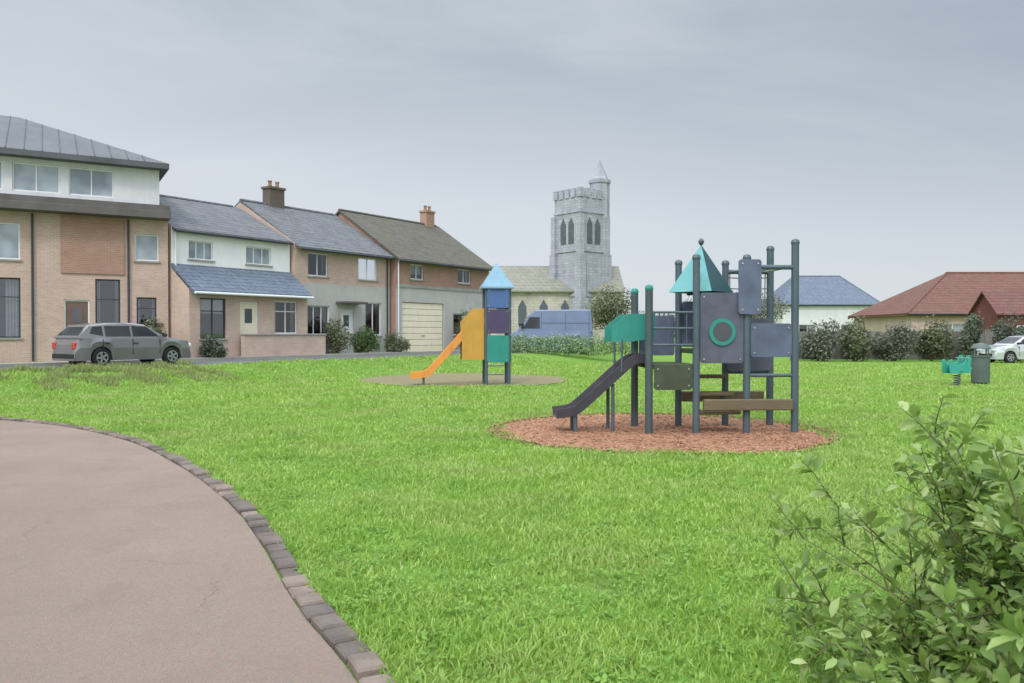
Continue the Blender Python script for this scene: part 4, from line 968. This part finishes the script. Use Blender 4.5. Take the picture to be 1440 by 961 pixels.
for k in range(4):
    a = k*PI/2+.4; MB().tube([(.26*math.cos(a), .26*math.sin(a), .9), (.26*math.cos(a), .26*math.sin(a), 1.15)], .02, 6).build('bracket', BINM, T)
MB().lathe([(.18, -.02), (.18, .06)], 16).build('base', TRIM, T)

# far belt of trees and low rise so the horizon is never a bare line
r = np.random.default_rng(5); lob = []
for i in range(120):
    a = r.uniform(-.95, .95); Rr = r.uniform(170, 260); lob.append((Rr*math.sin(a), Rr*math.cos(a), r.uniform(1.5, 3), r.uniform(4, 9), r.uniform(3, 5), r.uniform(2.5, 4.6)))
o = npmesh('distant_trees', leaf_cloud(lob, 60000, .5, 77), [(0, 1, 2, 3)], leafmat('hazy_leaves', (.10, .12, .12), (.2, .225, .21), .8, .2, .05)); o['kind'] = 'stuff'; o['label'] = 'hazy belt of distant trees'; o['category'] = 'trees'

# ------------------------------------------------------------------ leafy bush in the near right corner
BUSH = leafmat('bush_leaves', (.035, .08, .012), (.23, .34, .075), .4, .38, 3.0, .5, bright=(.46, .51, .22)); dull(BUSH, (.30, .34, .07), 4.0, .55, .70, .35)
T = thing('leafy_bush', 'loose leafy green bush growing in the near right corner', 'bush', (2.4, 3.1, 0))
rb = random.Random(21); stems = MB(); LP, LD_, LN, LS = [], [], [], []
def branch(p, d, L_, r0, lvl):
    pts = [p.copy()]; q = p.copy(); dd = d.copy(); n = 9 if lvl == 0 else 6
    for i in range(n):
        dd = (dd+Vector((rb.gauss(0, .10), rb.gauss(0, .10), (-.035 if lvl else -.02)*(i*.35)))).normalized(); q = q+dd*(L_/n); pts.append(q.copy())
    stems.tube(pts, [r0*(1-.85*i/n)+.0008 for i in range(n+1)], 5)
    for i in range(1, n+1):
        f = i/n
        if lvl == 0 and f < .25: continue
        tg = (pts[i]-pts[i-1]).normalized()
        if lvl == 0 and rb.random() < .85:
            s = tg.cross(Vector((rb.gauss(0, 1), rb.gauss(0, 1), rb.gauss(0, 1)))).normalized()
            branch(pts[i], (tg*.6+s*.8+Vector((0, 0, .15))).normalized(), L_*rb.uniform(.22, .42)*(1.15-f*.5), r0*.45, 1)
        for k in range(3):
            s = tg.cross(Vector((rb.gauss(0, 1), rb.gauss(0, 1), rb.gauss(0, 1)))).normalized()
            dl = (tg*.45+s*.9+Vector((0, 0, .1))).normalized()
            LP.append(pts[i]+tg*rb.uniform(-.02, .02)); LD_.append(dl); LN.append((Vector((0, 0, 1))*.8+Vector((rb.gauss(0, .5), rb.gauss(0, .5), rb.gauss(0, .3)))).normalized()); LS.append((.014+.056*rb.random()**1.3)*(1.15-.35*f))
for i in range(138):
    low = 88 <= i < 118; top_ = i >= 118
    a = rb.uniform(PI-.95, PI+.75) if low else rb.uniform(0, 2*PI); el = rb.uniform(.05, .5) if low else rb.uniform(.55, 1.25) if top_ else rb.uniform(.1, 1.3)
    dd = Vector((math.cos(a)*math.cos(el), math.sin(a)*math.cos(el), math.sin(el)))
    Lb = 1.0/math.sqrt((math.cos(el)/1.42)**2+(math.sin(el)/1.24)**2)*rb.uniform(.6, 1.03)*(.78 if low else 1)
    branch(Vector((.28*math.cos(a)*rb.random(), .28*math.sin(a)*rb.random(), .0)), dd, Lb, .009, 0)
n = len(LP); P = np.array(LP); D_n = np.array(LD_); Nn = np.array(LN); Sz = np.array(LS)[:, None]
Sd = np.cross(D_n, Nn); Sd /= np.linalg.norm(Sd, axis=1)[:, None]; Nn = np.cross(Sd, D_n)
def pt(u, v_, h): return P+D_n*(Sz*u)+Sd*(Sz*v_)+Nn*(Sz*h)
V = np.stack([pt(0, 0, 0), pt(.55, -.34, .10), pt(.55, .34, .10), pt(.6, 0, -.02), pt(1.1, -.36, .06), pt(1.1, .36, .06), pt(1.15, 0, -.06), pt(1.75, 0, -.26)], 1)
npmesh('foliage', V, [(0, 3, 1), (0, 2, 3), (1, 3, 6, 4), (3, 2, 5, 6), (4, 6, 7), (6, 5, 7)], BUSH, T, smooth=False)
stems.build('stem', plain('green_brown_stems', (.10, .10, .04), .7, .3, 6, dirt=False), T)
print('bush leaves', n, 'grass', len(X))
